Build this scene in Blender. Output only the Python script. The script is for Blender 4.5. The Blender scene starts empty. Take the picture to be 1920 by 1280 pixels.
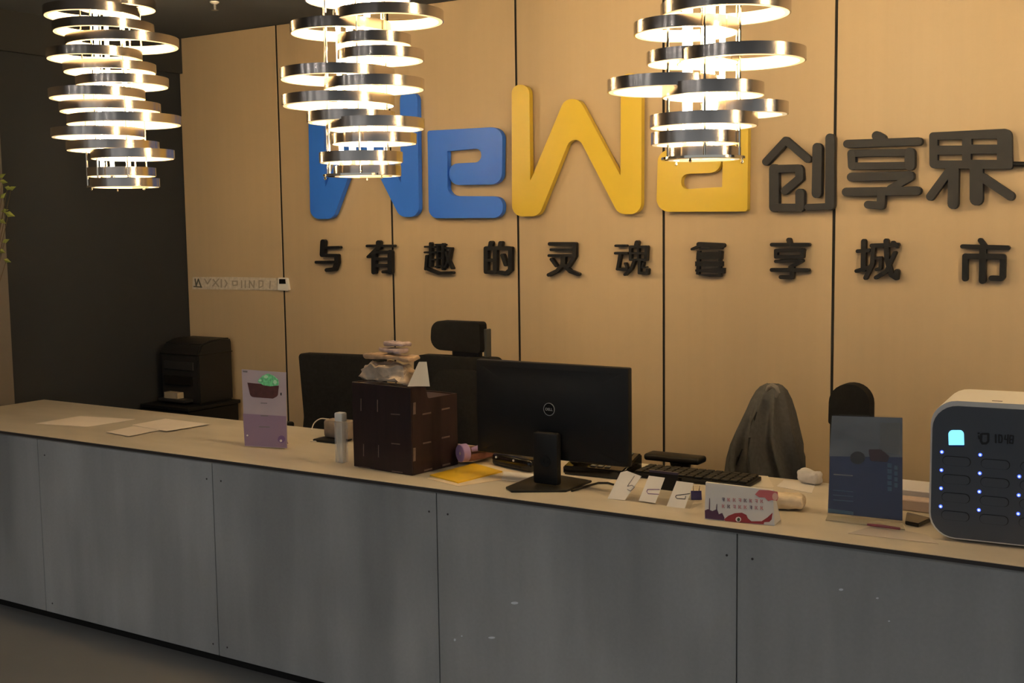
import bpy, bmesh, math, random
from mathutils import Vector, Matrix, noise
from mathutils.geometry import tessellate_polygon
random.seed(7)
SC = bpy.context.scene
COL = SC.collection
PI = math.pi

# ------------------------------------------------------------------ camera
FPX = 2216.3
YAW, PITCH, ROLL = (math.radians(a) for a in (-32.602, -5.578, -0.775))
CAM = Vector((0, 0, 1.63))
FW = Vector((math.sin(YAW)*math.cos(PITCH), math.cos(YAW)*math.cos(PITCH), math.sin(PITCH)))
_r = Vector((math.cos(YAW), -math.sin(YAW), 0)); _u = _r.cross(FW)
RT = _r*math.cos(ROLL)+_u*math.sin(ROLL); UP = -_r*math.sin(ROLL)+_u*math.cos(ROLL)
cd = bpy.data.cameras.new('camera'); cam = bpy.data.objects.new('camera', cd); COL.objects.link(cam)
cd.sensor_width = 36; cd.lens = FPX*36/1920; cd.clip_start = .05
m3 = Matrix((RT, UP, -FW)).transposed(); cam.matrix_world = Matrix.Translation(CAM) @ m3.to_4x4()
SC.camera = cam

# ------------------------------------------------------------------ world and exposure
AMBIENT = 0.40
w = bpy.data.worlds.new('world'); SC.world = w; w.use_nodes = True
w.node_tree.nodes['Background'].inputs[0].default_value = (.90, .96, 1.0, 1)
w.node_tree.nodes['Background'].inputs[1].default_value = AMBIENT
vs = SC.view_settings; vs.view_transform = 'Standard'; vs.look = 'None'; vs.gamma = 1; vs.use_curve_mapping = False
vs.exposure = 0.0
LAMP_E = 120.0         # radiance of the chandelier diffusers
LAMP_C = (1.0, .75, .42, 1)
DOWN_E = 275.0         # radiance of the unseen downlights added to brighten the counter front

# ------------------------------------------------------------------ pixel helpers: a pixel is a direction, the plane gives the distance
def ray(x, y): return (FW*FPX + RT*(x-960) - UP*(y-640)).normalized()
def onz(x, y, z): d = ray(x, y); return CAM + d*((z-CAM.z)/d.z)
def ony(x, y, Y): d = ray(x, y); return CAM + d*((Y-CAM.y)/d.y)
def onplane(x, y, p, n): d = ray(x, y); return CAM + d*((p-CAM).dot(n)/d.dot(n))

# ------------------------------------------------------------------ materials
def lin(r, g, b):
    f = lambda c: ((c/255+.055)/1.055)**2.4 if c > 10 else c/255/12.92
    return (f(r), f(g), f(b), 1)
MATS = {}
def mat(name, col, rough=.5, metal=0, var=0, scale=(4, 4, 4), bump=0, coat=0, trans=0, alpha=1, spec=.5, emit=None, es=0, detail=6, sub=0, ior=1.45):
    if name in MATS: return MATS[name]
    m = bpy.data.materials.new(name); m.use_nodes = True; nt = m.node_tree; b = nt.nodes['Principled BSDF']
    b.inputs['Base Color'].default_value = col; b.inputs['Roughness'].default_value = rough
    b.inputs['Metallic'].default_value = metal; b.inputs['Specular IOR Level'].default_value = spec
    b.inputs['Coat Weight'].default_value = coat; b.inputs['Transmission Weight'].default_value = trans
    b.inputs['Alpha'].default_value = alpha; b.inputs['IOR'].default_value = ior
    if emit: b.inputs['Emission Color'].default_value = emit; b.inputs['Emission Strength'].default_value = es
    if var or bump:
        tc = nt.nodes.new('ShaderNodeTexCoord'); mp = nt.nodes.new('ShaderNodeMapping'); mp.inputs['Scale'].default_value = scale
        nz = nt.nodes.new('ShaderNodeTexNoise'); nz.inputs['Scale'].default_value = 1; nz.inputs['Detail'].default_value = detail
        nt.links.new(tc.outputs['Object'], mp.inputs['Vector']); nt.links.new(mp.outputs['Vector'], nz.inputs['Vector'])
        if var:
            rp = nt.nodes.new('ShaderNodeValToRGB')
            rp.color_ramp.elements[0].position = .3; rp.color_ramp.elements[1].position = .7
            rp.color_ramp.elements[0].color = tuple(c*(1-var) for c in col[:3])+(1,)
            rp.color_ramp.elements[1].color = tuple(min(1, c*(1+var)) for c in col[:3])+(1,)
            nt.links.new(nz.outputs['Fac'], rp.inputs['Fac']); nt.links.new(rp.outputs['Color'], b.inputs['Base Color'])
        if bump:
            bp = nt.nodes.new('ShaderNodeBump'); bp.inputs['Strength'].default_value = bump; bp.inputs['Distance'].default_value = .004
            nt.links.new(nz.outputs['Fac'], bp.inputs['Height']); nt.links.new(bp.outputs['Normal'], b.inputs['Normal'])
    MATS[name] = m; return m

M_WALL = mat('beige_panel', (.52, .395, .25, 1), .45, 0, .02, (26, 26, .7), .02)
M_BACK = mat('seam_black', (.006, .006, .006, 1), .8)
M_DARKWALL = mat('charcoal_wall', (.0145, .0172, .0225, 1), .75, 0, .12, (1.5, 1.5, .5))
M_BROWNWALL = mat('taupe_wall', (.13, .115, .10, 1), .7, 0, .06, (2, 2, 2))
M_CEIL = mat('ceiling_grey', (.066, .076, .092, 1), .9, 0, .05, (2, 2, 2))
M_FLOOR = mat('floor_tile', (.165, .165, .165, 1), .45, 0, .10, (1.3, 1.3, 1.3), .02)
M_TOP = mat('worktop_laminate', (.57, .51, .42, 1), .42, 0, .08, (3, 9, 3), .02)
M_TRIM = mat('dark_edge_trim', (.055, .046, .042, 1), .4)
M_KICK = mat('black_plinth', (.004, .004, .004, 1), .6)
M_CHROME = mat('smoked_chrome', (.52, .47, .43, 1), .20, 1)
M_ROD = mat('polished_rod', (.8, .74, .62, 1), .12, 1)
M_DIFF = mat('warm_diffuser', (.9, .85, .75, 1), .5, emit=LAMP_C, es=LAMP_E)
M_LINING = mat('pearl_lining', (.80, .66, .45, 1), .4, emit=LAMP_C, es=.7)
M_BLUE = mat('sign_blue', (.028, .165, .82, 1), .38, 0, .03, (5, 5, 5))
M_YEL = mat('sign_yellow', (.74, .52, .045, 1), .30, 0, .03, (5, 5, 5))
M_GREY = mat('sign_charcoal', (.033, .035, .042, 1), .6, 0, .08, (9, 9, 9), spec=.25)
M_INK = mat('sign_black', (.009, .010, .013, 1), .5, spec=.25)
M_BLK = mat('black_plastic', (.0075, .0075, .0078, 1), .5, 0, .1, (30, 30, 30), spec=.3)
M_GLOSS = mat('black_gloss', (.010, .009, .008, 1), .12)
M_FABRIC = mat('black_fabric', (.0085, .0088, .0095, 1), .85, 0, .2, (60, 60, 60), .2, spec=.2)
M_MESHF = mat('charcoal_fabric', (.0125, .0128, .0132, 1), .9, 0, .2, (80, 80, 80), .2, spec=.2)
M_STEEL = mat('dull_steel', (.35, .35, .35, 1), .35, 1)
M_PAPER = mat('white_paper', (.74, .70, .66, 1), .7, 0, .03, (20, 20, 20))
M_CREAM = mat('cream_paper', (.70, .58, .42, 1), .7, 0, .05, (20, 20, 20))
M_LILAC = mat('lilac_paper', (.42, .36, .42, 1), .6, 0, .05, (8, 8, 8))
M_WOODBOX = mat('dark_red_board', (.018, .0065, .0075, 1), .5, 0, .25, (40, 40, 6), .05)
M_WOODEDGE = mat('board_edge', (.16, .11, .09, 1), .5, 0, .2, (60, 60, 60))
M_CLEAR = mat('clear_acrylic', (.25, .25, .25, 1), .04, alpha=.045)
M_BOTTLE = mat('bottle_plastic', (.85, .84, .80, 1), .08, alpha=.30)
M_WHITEP = mat('white_plastic', (.80, .78, .75, 1), .35)
M_YELF = mat('yellow_folder', (.80, .50, .025, 1), .5, 0, .05, (20, 20, 20))
M_PURPLE = mat('purple_plastic', (.33, .22, .42, 1), .5)
M_WALLET = mat('brown_leather', (.16, .065, .045, 1), .35, 0, .2, (60, 60, 60), .3)
M_NAVY = mat('poster_navy', (.011, .021, .085, 1), .25, 0, .15, (6, 6, 6), coat=.3)
M_POSTG = mat('poster_grey', (.10, .117, .145, 1), .25, 0, .25, (6, 6, 12), coat=.3)
M_JACKET = mat('grey_jacket', (.075, .074, .072, 1), .85, 0, .15, (70, 70, 70), .2)
M_SHELL = mat('charger_shell', (.80, .77, .72, 1), .35)
M_FACE = mat('charger_face', (.075, .085, .105, 1), .45, 0, .05, (6, 6, 6))
M_GROOVE = mat('groove_black', (.010, .010, .012, 1), .5)
M_LED = mat('led_blue', (.1, .2, 1, 1), .4, emit=(.06, .12, 1, 1), es=2.5)
M_LEDW = mat('led_core', (.8, .9, 1, 1), .4, emit=(.75, .88, 1, 1), es=2.5)
M_SCREEN = mat('screen_cyan', (.3, .8, 1, 1), .3, emit=(.22, .72, 1.0, 1), es=1.25)
M_LEAF = mat('leaf', (.20, .24, .05, 1), .4, 0, .3, (40, 40, 40))
M_STEM = mat('stem', (.08, .06, .03, 1), .7)
M_RED = mat('print_red', (.25, .015, .02, 1), .5)
M_PINK = mat('print_pink', (.52, .12, .13, 1), .5)
M_PLUM = mat('print_plum', (.07, .015, .05, 1), .5)
M_BASIN = mat('print_basin', (.075, .022, .022, 1), .5, 0, .15, (60, 60, 60))
M_GREEN = mat('print_green', (.16, .62, .30, 1), .5, 0, .3, (120, 120, 120), detail=2)
M_MINT = mat('print_mint', (.45, .80, .56, 1), .5)
M_PGREY = mat('print_grey', (.16, .15, .16, 1), .6)
M_PLASTIC = mat('crumpled_wrap', (.56, .43, .31, 1), .3, 0, .3, (25, 25, 25), .5)
M_WRAPP = mat('wrap_pink', (.42, .22, .18, 1), .25, 0, .25, (25, 25, 25), .4)
M_BCLIP = mat('clip_indigo', (.035, .03, .12, 1), .3)
M_SILVER = mat('wire_silver', (.35, .33, .36, 1), .3, 1)
M_FLECK = mat('fleck_white', (.95, .97, 1, 1), .3)  # plain white for the small flat flecks on the front panels
M_TISSUE = mat('tissue_cream', (.75, .62, .45, 1), .8, 0, .1, (40, 40, 40), .3)

def concrete():
    m = bpy.data.materials.new('grey_panel'); m.use_nodes = True; nt = m.node_tree; b = nt.nodes['Principled BSDF']
    tc = nt.nodes.new('ShaderNodeTexCoord')
    def nz(sc, det, lo, hi):
        mp = nt.nodes.new('ShaderNodeMapping'); mp.inputs['Scale'].default_value = sc
        n = nt.nodes.new('ShaderNodeTexNoise'); n.inputs['Scale'].default_value = 1; n.inputs['Detail'].default_value = det
        nt.links.new(tc.outputs['Object'], mp.inputs['Vector']); nt.links.new(mp.outputs['Vector'], n.inputs['Vector'])
        r = nt.nodes.new('ShaderNodeMapRange'); r.inputs['From Min'].default_value = .3; r.inputs['From Max'].default_value = .7
        r.inputs['To Min'].default_value = lo; r.inputs['To Max'].default_value = hi
        nt.links.new(n.outputs['Fac'], r.inputs['Value']); return r
    a = nz((5, 5, .9), 3, .80, 1.18); c = nz((1.6, 1.6, 1.6), 2, .86, 1.14); d = nz((90, 90, 90), 2, .97, 1.03)
    mu = nt.nodes.new('ShaderNodeMath'); mu.operation = 'MULTIPLY'; nt.links.new(a.outputs[0], mu.inputs[0]); nt.links.new(c.outputs[0], mu.inputs[1])
    m2 = nt.nodes.new('ShaderNodeMath'); m2.operation = 'MULTIPLY'; nt.links.new(mu.outputs[0], m2.inputs[0]); nt.links.new(d.outputs[0], m2.inputs[1])
    mx = nt.nodes.new('ShaderNodeVectorMath'); mx.operation = 'SCALE'; mx.inputs[0].default_value = (.41, .41, .40)
    nt.links.new(m2.outputs[0], mx.inputs['Scale']); nt.links.new(mx.outputs[0], b.inputs['Base Color'])
    b.inputs['Roughness'].default_value = .42
    bp = nt.nodes.new('ShaderNodeBump'); bp.inputs['Strength'].default_value = .03; bp.inputs['Distance'].default_value = .004
    nt.links.new(a.outputs[0], bp.inputs['Height']); nt.links.new(bp.outputs['Normal'], b.inputs['Normal'])
    return m
M_PANEL = concrete()

# ------------------------------------------------------------------ mesh helpers
def link(name, bm, m, parent=None, smooth=False, sharp=None):
    me = bpy.data.meshes.new(name); bmesh.ops.recalc_face_normals(bm, faces=bm.faces[:])
    if smooth:
        for f in bm.faces: f.smooth = True
    bm.to_mesh(me); bm.free(); me.materials.append(m)
    if smooth and sharp: me.set_sharp_from_angle(angle=math.radians(sharp))
    o = bpy.data.objects.new(name, me); COL.objects.link(o)
    if parent: o.parent = parent
    return o
def tag(o, label=None, cat=None, group=None, kind=None):
    if label: o['label'] = label
    if cat: o['category'] = cat
    if group: o['group'] = group
    if kind: o['kind'] = kind
    return o
INV = {}
def thing(name, label, cat, loc=(0, 0, 0), rz=0, group=None):
    o = bpy.data.objects.new(name, None); COL.objects.link(o); o.location = loc; o.rotation_euler = (0, 0, rz)
    o.empty_display_size = .1
    INV[o.name] = (Matrix.Translation(Vector(loc)) @ Matrix.Rotation(rz, 4, 'Z')).inverted()
    return tag(o, label, cat, group)
def root_inv(o):
    while o.parent: o = o.parent
    return INV.get(o.name)
def part(name, bm, m, parent, world=False, smooth=False, sharp=40):
    """a mesh child; world=True when its vertices are in world coordinates"""
    if world:
        iv = root_inv(parent)
        if iv is not None: bmesh.ops.transform(bm, matrix=iv, verts=bm.verts[:])
    return link(name, bm, m, parent, smooth, sharp)
def solo(name, bm, m, label, cat, group=None, smooth=False, sharp=40):
    """a thing of one mesh: origin at its base centre"""
    xs = [v.co.x for v in bm.verts]; ys = [v.co.y for v in bm.verts]; zs = [v.co.z for v in bm.verts]
    c = Vector(((min(xs)+max(xs))/2, (min(ys)+max(ys))/2, min(zs)))
    bmesh.ops.translate(bm, vec=-c, verts=bm.verts[:])
    o = link(name, bm, m, None, smooth, sharp); o.location = c
    INV[o.name] = Matrix.Translation(c).inverted()
    return tag(o, label, cat, group)
def struct(name, bm, m, label=None, parent=None):
    o = link(name, bm, m, parent)
    if not parent: tag(o, label, None, None, 'structure')
    return o

def box(bm, x0, x1, y0, y1, z0, z1, bev=0, seg=2):
    t = bmesh.new(); bmesh.ops.create_cube(t, size=1)
    for v in t.verts: v.co = Vector(((x0+x1)/2+v.co.x*(x1-x0), (y0+y1)/2+v.co.y*(y1-y0), (z0+z1)/2+v.co.z*(z1-z0)))
    if bev: bmesh.ops.bevel(t, geom=t.edges[:]+t.verts[:], offset=bev, segments=seg, affect='EDGES', profile=.5)
    merge(bm, t); return bm
def merge(bm, t):
    me = bpy.data.meshes.new('tmp'); t.to_mesh(me); t.free(); bm.from_mesh(me); bpy.data.meshes.remove(me)
def nbox(*a, **k): return box(bmesh.new(), *a, **k)
def tube(bm, pts, r, n=8, caps=True):
    pts = [Vector(p) for p in pts]; rings = []
    rr = r if isinstance(r, (list, tuple)) else [r]*len(pts)
    for i, p in enumerate(pts):
        t = (pts[min(i+1, len(pts)-1)]-pts[max(i-1, 0)]).normalized()
        a = t.cross(Vector((0, 0, 1)) if abs(t.z) < .9 else Vector((1, 0, 0))).normalized(); b = t.cross(a)
        rings.append([bm.verts.new(p+(a*math.cos(2*PI*k/n)+b*math.sin(2*PI*k/n))*rr[i]) for k in range(n)])
    for i in range(len(rings)-1):
        for k in range(n): bm.faces.new((rings[i][k], rings[i][(k+1) % n], rings[i+1][(k+1) % n], rings[i+1][k]))
    if caps: bm.faces.new(rings[0]); bm.faces.new(rings[-1][::-1])
    return bm
def lathe(bm, prof, c=(0, 0, 0), n=24, closed=False, axis='Z'):
    rings = []
    c = Vector(c)
    for r, z in prof:
        ring = []
        for k in range(n):
            a = 2*PI*k/n
            v = Vector((r*math.cos(a), r*math.sin(a), z)) if axis == 'Z' else Vector((r*math.cos(a), z, r*math.sin(a)))
            ring.append(bm.verts.new(c+v))
        rings.append(ring)
    pairs = list(zip(rings, rings[1:])) + ([(rings[-1], rings[0])] if closed else [])
    for A, B in pairs:
        for k in range(n): bm.faces.new((A[k], A[(k+1) % n], B[(k+1) % n], B[k]))
    if not closed: bm.faces.new(rings[0][::-1]); bm.faces.new(rings[-1])
    return bm
def round_poly(pts):
    """pts: (x,y) or (x,y,r): corner rounded with radius r"""
    out = []; n = len(pts)
    for i, p in enumerate(pts):
        if len(p) == 2 or p[2] <= 0: out.append((p[0], p[1])); continue
        P = Vector(p[:2]); A = Vector(pts[i-1][:2]); B = Vector(pts[(i+1) % n][:2])
        a = (A-P); b = (B-P); la, lb = a.length, b.length; a.normalize(); b.normalize()
        ang = a.angle(b)
        if ang > 3.1: out.append(tuple(P)); continue
        t = min(p[2]/math.tan(ang/2), la*.49, lb*.49); r = t*math.tan(ang/2)
        cen = P+(a+b).normalized()*(r/math.sin(ang/2)); s = P+a*t-cen; e = P+b*t-cen
        sa = math.atan2(s.y, s.x); da = math.atan2(e.y, e.x)-sa
        while da > PI: da -= 2*PI
        while da < -PI: da += 2*PI
        k = max(3, int(abs(da)/.22))
        for j in range(k+1):
            q = sa+da*j/k; out.append((cen.x+r*math.cos(q), cen.y+r*math.sin(q)))
    return out
def prism(bm, outer, mp, dvec, holes=(), off=0):
    """prism of a 2D outline (with holes); mp maps 2D to the back plane, dvec is the thickness"""
    dvec = Vector(dvec); loops = [outer]+list(holes)
    vl = [[Vector(mp(*p))+dvec.normalized()*off for p in L] for L in loops]
    tri = tessellate_polygon([[Vector((p[0], p[1], 0)) for p in L] for L in loops])
    back = [bm.verts.new(p) for L in vl for p in L]; front = [bm.verts.new(p+dvec) for L in vl for p in L]
    for t in tri:
        try: bm.faces.new([front[i] for i in t]); bm.faces.new([back[i] for i in reversed(t)])
        except ValueError: pass
    k = 0
    for L in vl:
        n = len(L)
        for i in range(n):
            a, b = k+i, k+(i+1) % n
            bm.faces.new((back[a], back[b], front[b], front[a]))
        k += n
    return bm
def capsule(a, b, wd, ra=True, rb=True, n=7):
    a = Vector(a); b = Vector(b); t = (b-a).normalized(); nn = Vector((-t.y, t.x)); h = wd/2; out = []
    def cap(c, s, rnd):
        if not rnd: return [c+nn*h*s, c-nn*h*s]
        base = math.atan2(nn.y*s, nn.x*s)
        return [c+Vector((math.cos(base-PI*j/n), math.sin(base-PI*j/n)))*h for j in range(n+1)]
    out = cap(b, 1, rb)+cap(a, -1, ra)
    return [tuple(p) for p in out]
def strokes(bm, sts, mp, dvec):
    k = 0
    for pts, wd in sts:
        for a, b in zip(pts, pts[1:]):
            prism(bm, capsule(a, b, wd), mp, Vector(dvec)*(1+.006*k)); k += 1
    return bm
def circ(cx, cy, r, n=20, ry=None): return [(cx+r*math.cos(2*PI*k/n), cy+(ry or r)*math.sin(2*PI*k/n)) for k in range(n)]
def slab(bm, corners, th):
    """thin sheet through given corner points, thickness downward"""
    a = [bm.verts.new(Vector(c)) for c in corners]; b = [bm.verts.new(Vector(c)-Vector((0, 0, th))) for c in corners]
    bm.faces.new(a); bm.faces.new(b[::-1])
    for i in range(len(a)): j = (i+1) % len(a); bm.faces.new((a[i], b[i], b[j], a[j]))
    return bm

# ------------------------------------------------------------------ setting
WY = 4.70            # face of the panelled wall
CEIL = 2.70; LX = -5.205
HC = .79; DF = 3.045; DB = 3.71
struct('floor', nbox(LX-.3, 4, -4, WY+.2, -.1, 0), M_FLOOR, 'smooth grey brown floor in front of the counter')
struct('ceiling', nbox(LX-.3, 4, -4, WY+.2, CEIL, CEIL+.1), M_CEIL, 'dark grey ceiling above the panelled wall')
wb = struct('wall_back', nbox(LX-.2, 4, WY+.012, WY+.15, 0, CEIL), M_BACK, 'wall of tall beige panels with black seams behind the counter')
seam = [LX+.747*i for i in range(10)]
pm = None
for i in range(9):
    a = nbox(-.747/2+.0055, .747/2-.0055, 0, .0125, .002, CEIL-.002, .0015, 1)
    if pm is None:
        o = link('wall_panel', a, M_WALL, wb); pm = o.data
    else:
        a.free(); o = bpy.data.objects.new('wall_panel', pm); COL.objects.link(o); o.parent = wb
    o.location = ((seam[i]+seam[i+1])/2, WY, 0)
for i in range(1, 9):
    struct('seam_strip', nbox(seam[i]-.0056, seam[i]+.0056, WY+.0012, WY+.0125, .002, CEIL-.002), M_BACK, parent=wb)
wl = struct('wall_left', nbox(LX-.2, LX, -4, WY+.012, 0, CEIL), M_DARKWALL, 'dark charcoal side wall at the left end of the counter')
struct('taupe_panel', nbox(LX-.01, LX+.02, -4, 3.545, 0, 2.505), M_BROWNWALL, parent=wl)
struct('soffit_band', nbox(LX-.01, LX+.03, -4, WY, 2.505, CEIL), mat('charcoal_soffit', (.020, .021, .023, 1), .8), parent=wl)

M_DOWN = mat('fill_downlight_lens', (.9, .9, .9, 1), .5, emit=(1, .97, .93, 1), es=DOWN_E)
for dx_, dy_ in ((-4.8, -.4), (-3.8, -.4), (-2.8, -.4), (-1.8, -.4), (-4.3, -2.2), (-2.4, -2.2)):  # fill lamps added behind the camera to light the counter front
    d_ = thing('fill_downlight', 'round white fill downlight added in the ceiling out of view', 'downlight', (dx_, dy_, CEIL-.02), 0, 'added fill downlights')
    part('trim', lathe(bmesh.new(), [(.075, .0195), (.075, .012), (.060, .006), (.056, .0195)], n=24, closed=True), M_WHITEP, d_, False, True)
    part('lens', lathe(bmesh.new(), [(.055, .012), (.055, .0155)], n=24), M_DOWN, d_)

# ------------------------------------------------------------------ reception counter
ct = thing('reception_counter', 'long grey panelled reception counter with pale worktop and black plinth', 'counter', (-2.4, 3.38, 0))
bm = nbox(LX+.022, 1.6, DF-.018, DB, HC-.012, HC, .001, 1); wt = part('worktop', bm, M_TOP, ct, True)
part('edge_trim', nbox(LX+.022, 1.6, DF-.0205, DF-.0178, HC-.0115, HC-.0012), M_TRIM, ct, True)
part('edge_lip', nbox(LX+.022, 1.6, DF-.006, DF+.02, HC-.018, HC-.0122), mat('lip_grey', (.30, .30, .29, 1), .35, .3), ct, True)
part('carcass', nbox(LX+.024, 1.6, DF+.02, DF+.35, .03, HC-.03), M_KICK, ct, True)
part('plinth', nbox(LX+.024, 1.6, DF+.012, DF+.04, 0, .05), M_KICK, ct, True)
pseam = [-5.18, -4.315, -3.280, -2.248, -1.213, -.178, .857, 1.6]
PF = lambda x, y: ony(x, y, DF-.0005)
for i in range(7):
    p = part('front_panel', nbox(pseam[i]+.0018, pseam[i+1]-.0018, DF, DF+.02, .03, HC-.0182, .001, 1), M_PANEL, ct, True)
    if 1 <= i <= 4:
        x0, x1 = pseam[i], pseam[i+1]
        for sx in (x0+.045, x1-.03):
            for sz in (.07, HC-.085):
                s = lathe(bmesh.new(), [(.0035, 0), (.0035, .0012)], (sx, DF-.0011, sz), 10, axis='Y')
                part('screw_head', s, M_TRIM, p, True)
        fl = {3: [(965, 1130, 7, 2.6), (922, 1195, 6.5, 2), (853, 1199, 2, 2.5), (866, 1192, 1.5, 1.5)], 4: [(1577, 1105, 4.2, 2.2), (1645, 1121, 2.6, 1.6), (1667, 1164, 2, 1.2)]}.get(i, [])
        for (fx, fy, rx, ry) in fl:
            part('white_fleck', prism(bmesh.new(), circ(fx, fy, rx, 12, ry), PF, (0, -.0006, 0)), M_FLECK, p, True)
for x in (-5.0, -3.28, -2.0, .857):
    part('support_leg', nbox(x-.02, x+.02, DB-.08, DB-.03, 0, HC-.0125), M_BLK, ct, True)

# ------------------------------------------------------------------ chandeliers
LY = 3.2
def chandelier(label, axis_px, rings, tube_mat=None):
    ax = ony(axis_px, 200, LY); ax.z = 0
    t = thing('ring_chandelier', label, 'chandelier', (ax.x, ax.y, 1.8), 0, 'ring chandeliers above the counter')
    hd = (Vector((ax.x, ax.y, 0))-Vector((0, 0, 0))).normalized(); rd = Vector((hd.y, -hd.x, 0))
    dist = Vector((ax.x, ax.y, 0)).length
    zmin = 9
    for i, (xl, xr, yt, yb) in enumerate(rings):
        P = ony((xl+xr)/2, (yt+yb)/2, LY)
        pl = ony(xl, (yt+yb)/2, LY); pr = ony(xr, (yt+yb)/2, LY)
        al = math.atan2(*reversed((pl-CAM).to_2d().normalized())) if 0 else 0
        # angular half width -> radius at the axis distance
        dl = (pl-CAM).to_2d().normalized(); dr = (pr-CAM).to_2d().normalized()
        half = dl.angle(dr)/2; R = dist*math.sin(half)
        mid = (dl+dr).normalized(); dep = dist*(1+.012*math.sin(i*2.4+axis_px))
        c = Vector((mid.x*dep, mid.y*dep, 0))
        dm = ray((xl+xr)/2, (yt+yb)/2); zc = CAM.z+dep*dm.z/dm.to_2d().length
        c.z = zc; h = .034; zmin = min(zmin, zc-h/2)
        o = part('ring', lathe(bmesh.new(), [(R, zc-h/2), (R, zc+h/2), (R-.004, zc+h/2), (R-.004, zc-h/2)], (c.x, c.y, 0), 56, True), M_CHROME, t, True, True, 30)
        part('ring_lining', lathe(bmesh.new(), [(R-.0042, zc-h/2-.001), (R-.0042, zc+h/2-.001), (R-.018, zc+h/2-.001), (R-.018, zc-h/2-.001)], (c.x, c.y, 0), 56, True), M_LINING, o, True, True, 30)
    for k in range(5):
        a = k*2*PI/5+axis_px*.7; rr = .055
        x, y = ax.x+rr*math.cos(a), ax.y+rr*math.sin(a)
        tb_ = part('light_tube', tube(bmesh.new(), [(x, y, zmin+.05), (x, y, CEIL-.05)], .008, 12), tube_mat or M_DIFF, t, True, True)
        part('tube_cap', tube(bmesh.new(), [(x, y, zmin+.03), (x, y, zmin+.05)], .009, 12), M_ROD, tb_, True, True)
    for k in range(6):
        a = k*PI/3+.35+axis_px; rr = .115
        x, y = ax.x+rr*math.cos(a), ax.y+rr*math.sin(a)
        part('rod', tube(bmesh.new(), [(x, y, zmin+.006), (x, y, CEIL-.03)], .0035, 8), M_ROD, t, True, True)
    part('canopy', lathe(bmesh.new(), [(.17, CEIL-.0005), (.17, CEIL-.03), (.16, CEIL-.036), (.02, CEIL-.038)], (ax.x, ax.y, 0), 32), M_CHROME, t, True, True, 30)
    f = part('bottom_frame', lathe(bmesh.new(), [(.12, zmin-.001), (.12, zmin+.006), (.11, zmin+.006), (.11, zmin-.001)], (ax.x, ax.y, 0), 32, True), M_ROD, t, True, True, 30)
    for k in range(3):
        a = k*2*PI/3+axis_px; part('finial', lathe(bmesh.new(), [(.001, zmin-.014), (.005, zmin-.010), (.003, zmin-.004), (.003, zmin)], (ax.x+.115*math.cos(a), ax.y+.115*math.sin(a), 0), 10), M_ROD, f, True, True)
    return t
chandelier('leftmost ring chandelier, tallest stack of glowing rings, in front of charcoal wall', 214,
  [(150, 290, -120, -90), (110, 300, -80, -50), (90, 270, -45, -15), (144, 294, -8, 28), (80, 262, 8, 40), (97, 290, 38, 70), (120, 337, 57, 103), (86, 266, 91, 117), (116, 294, 115, 143), (140, 317, 138, 172),
   (90, 272, 165, 190), (108, 303, 190, 215), (125, 340, 208, 245), (94, 273, 238, 262), (122, 300, 262, 287), (170, 327, 278, 302), (160, 294, 313, 333), (168, 300, 332, 354)], mat('dimmer_diffuser', (.9, .85, .75, 1), .5, emit=LAMP_C, es=LAMP_E*.68))
chandelier('middle ring chandelier hanging in front of the blue sign letters', 668,
  [(560, 760, -180, -130), (600, 800, -120, -75), (540, 740, -75, -40), (570, 770, -28, 12), (625, 831, 2, 62), (542, 735, 25, 84), (632, 770, 58, 95), (632, 795, 86, 125), (523, 741, 114, 167), (608, 795, 137, 182), (527, 741, 170, 210),
   (575, 741, 206, 235), (612, 796, 212, 255), (620, 783, 242, 280), (599, 755, 283, 308), (625, 753, 308, 334)])
chandelier('ring chandelier hanging in front of the yellow sign letters', 1318,
  [(1200, 1430, -190, -130), (1260, 1480, -120, -60), (1170, 1400, -75, -25), (1239, 1483, -10, 45), (1187, 1387, 28, 78), (1270, 1511, 74, 138), (1212, 1387, 92, 125), (1138, 1352, 132, 188), (1242, 1432, 150, 190),
   (1313, 1480, 182, 228), (1218, 1421, 208, 246), (1220, 1387, 242, 277), (1250, 1390, 275, 302)])

# the row goes on past the right edge of the photograph, where it lights the wall and the charger
c4_ = chandelier('ring chandelier above the charging station at the right end', 2270,
  [(2080, 2380, -240, -180), (2150, 2440, -170, -110), (2100, 2400, -110, -50), (2170, 2450, -60, 0), (2090, 2340, -5, 55), (2150, 2460, 50, 115), (2060, 2350, 110, 170), (2180, 2420, 150, 200), (2120, 2370, 195, 240), (2160, 2380, 235, 275)])

# ------------------------------------------------------------------ sign letters on the wall
STAND = .012; TH = .03
def wmap(x, y): return ony(x, y, WY-STAND-TH) + Vector((0, TH, 0))
DV = Vector((0, -TH, 0))
def letter(name, bm, m, label, pin=None):
    o = solo(name, bm, m, label, 'letter'); 
    md = o.modifiers.new('bevel', 'BEVEL'); md.width = .0025; md.segments = 2; md.limit_method = 'ANGLE'; md.angle_limit = math.radians(50)
    return o
def c3(pts): return [(940+p[0]/2.91, p[1]/2.91)+tuple(q/2.91 for q in p[2:]) for p in pts]
def c2(pts): return [(480+p[0]/2.908, p[1]/2.908)+tuple(q/2.908 for q in p[2:]) for p in pts]
W_OUT = round_poly(c3([(56, 462, 46), (152, 462, 46), (158, 985), (345, 540, 60), (425, 540, 60), (650, 958), (652, 405, 46), (766, 398, 46), (763, 1168, 62), (638, 1168, 60), (397, 700, 45), (205, 1180, 60), (58, 1182, 60)]))
letter('letter_w', prism(bmesh.new(), W_OUT, wmap, DV), M_YEL, 'large yellow letter W on the beige wall')
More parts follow.
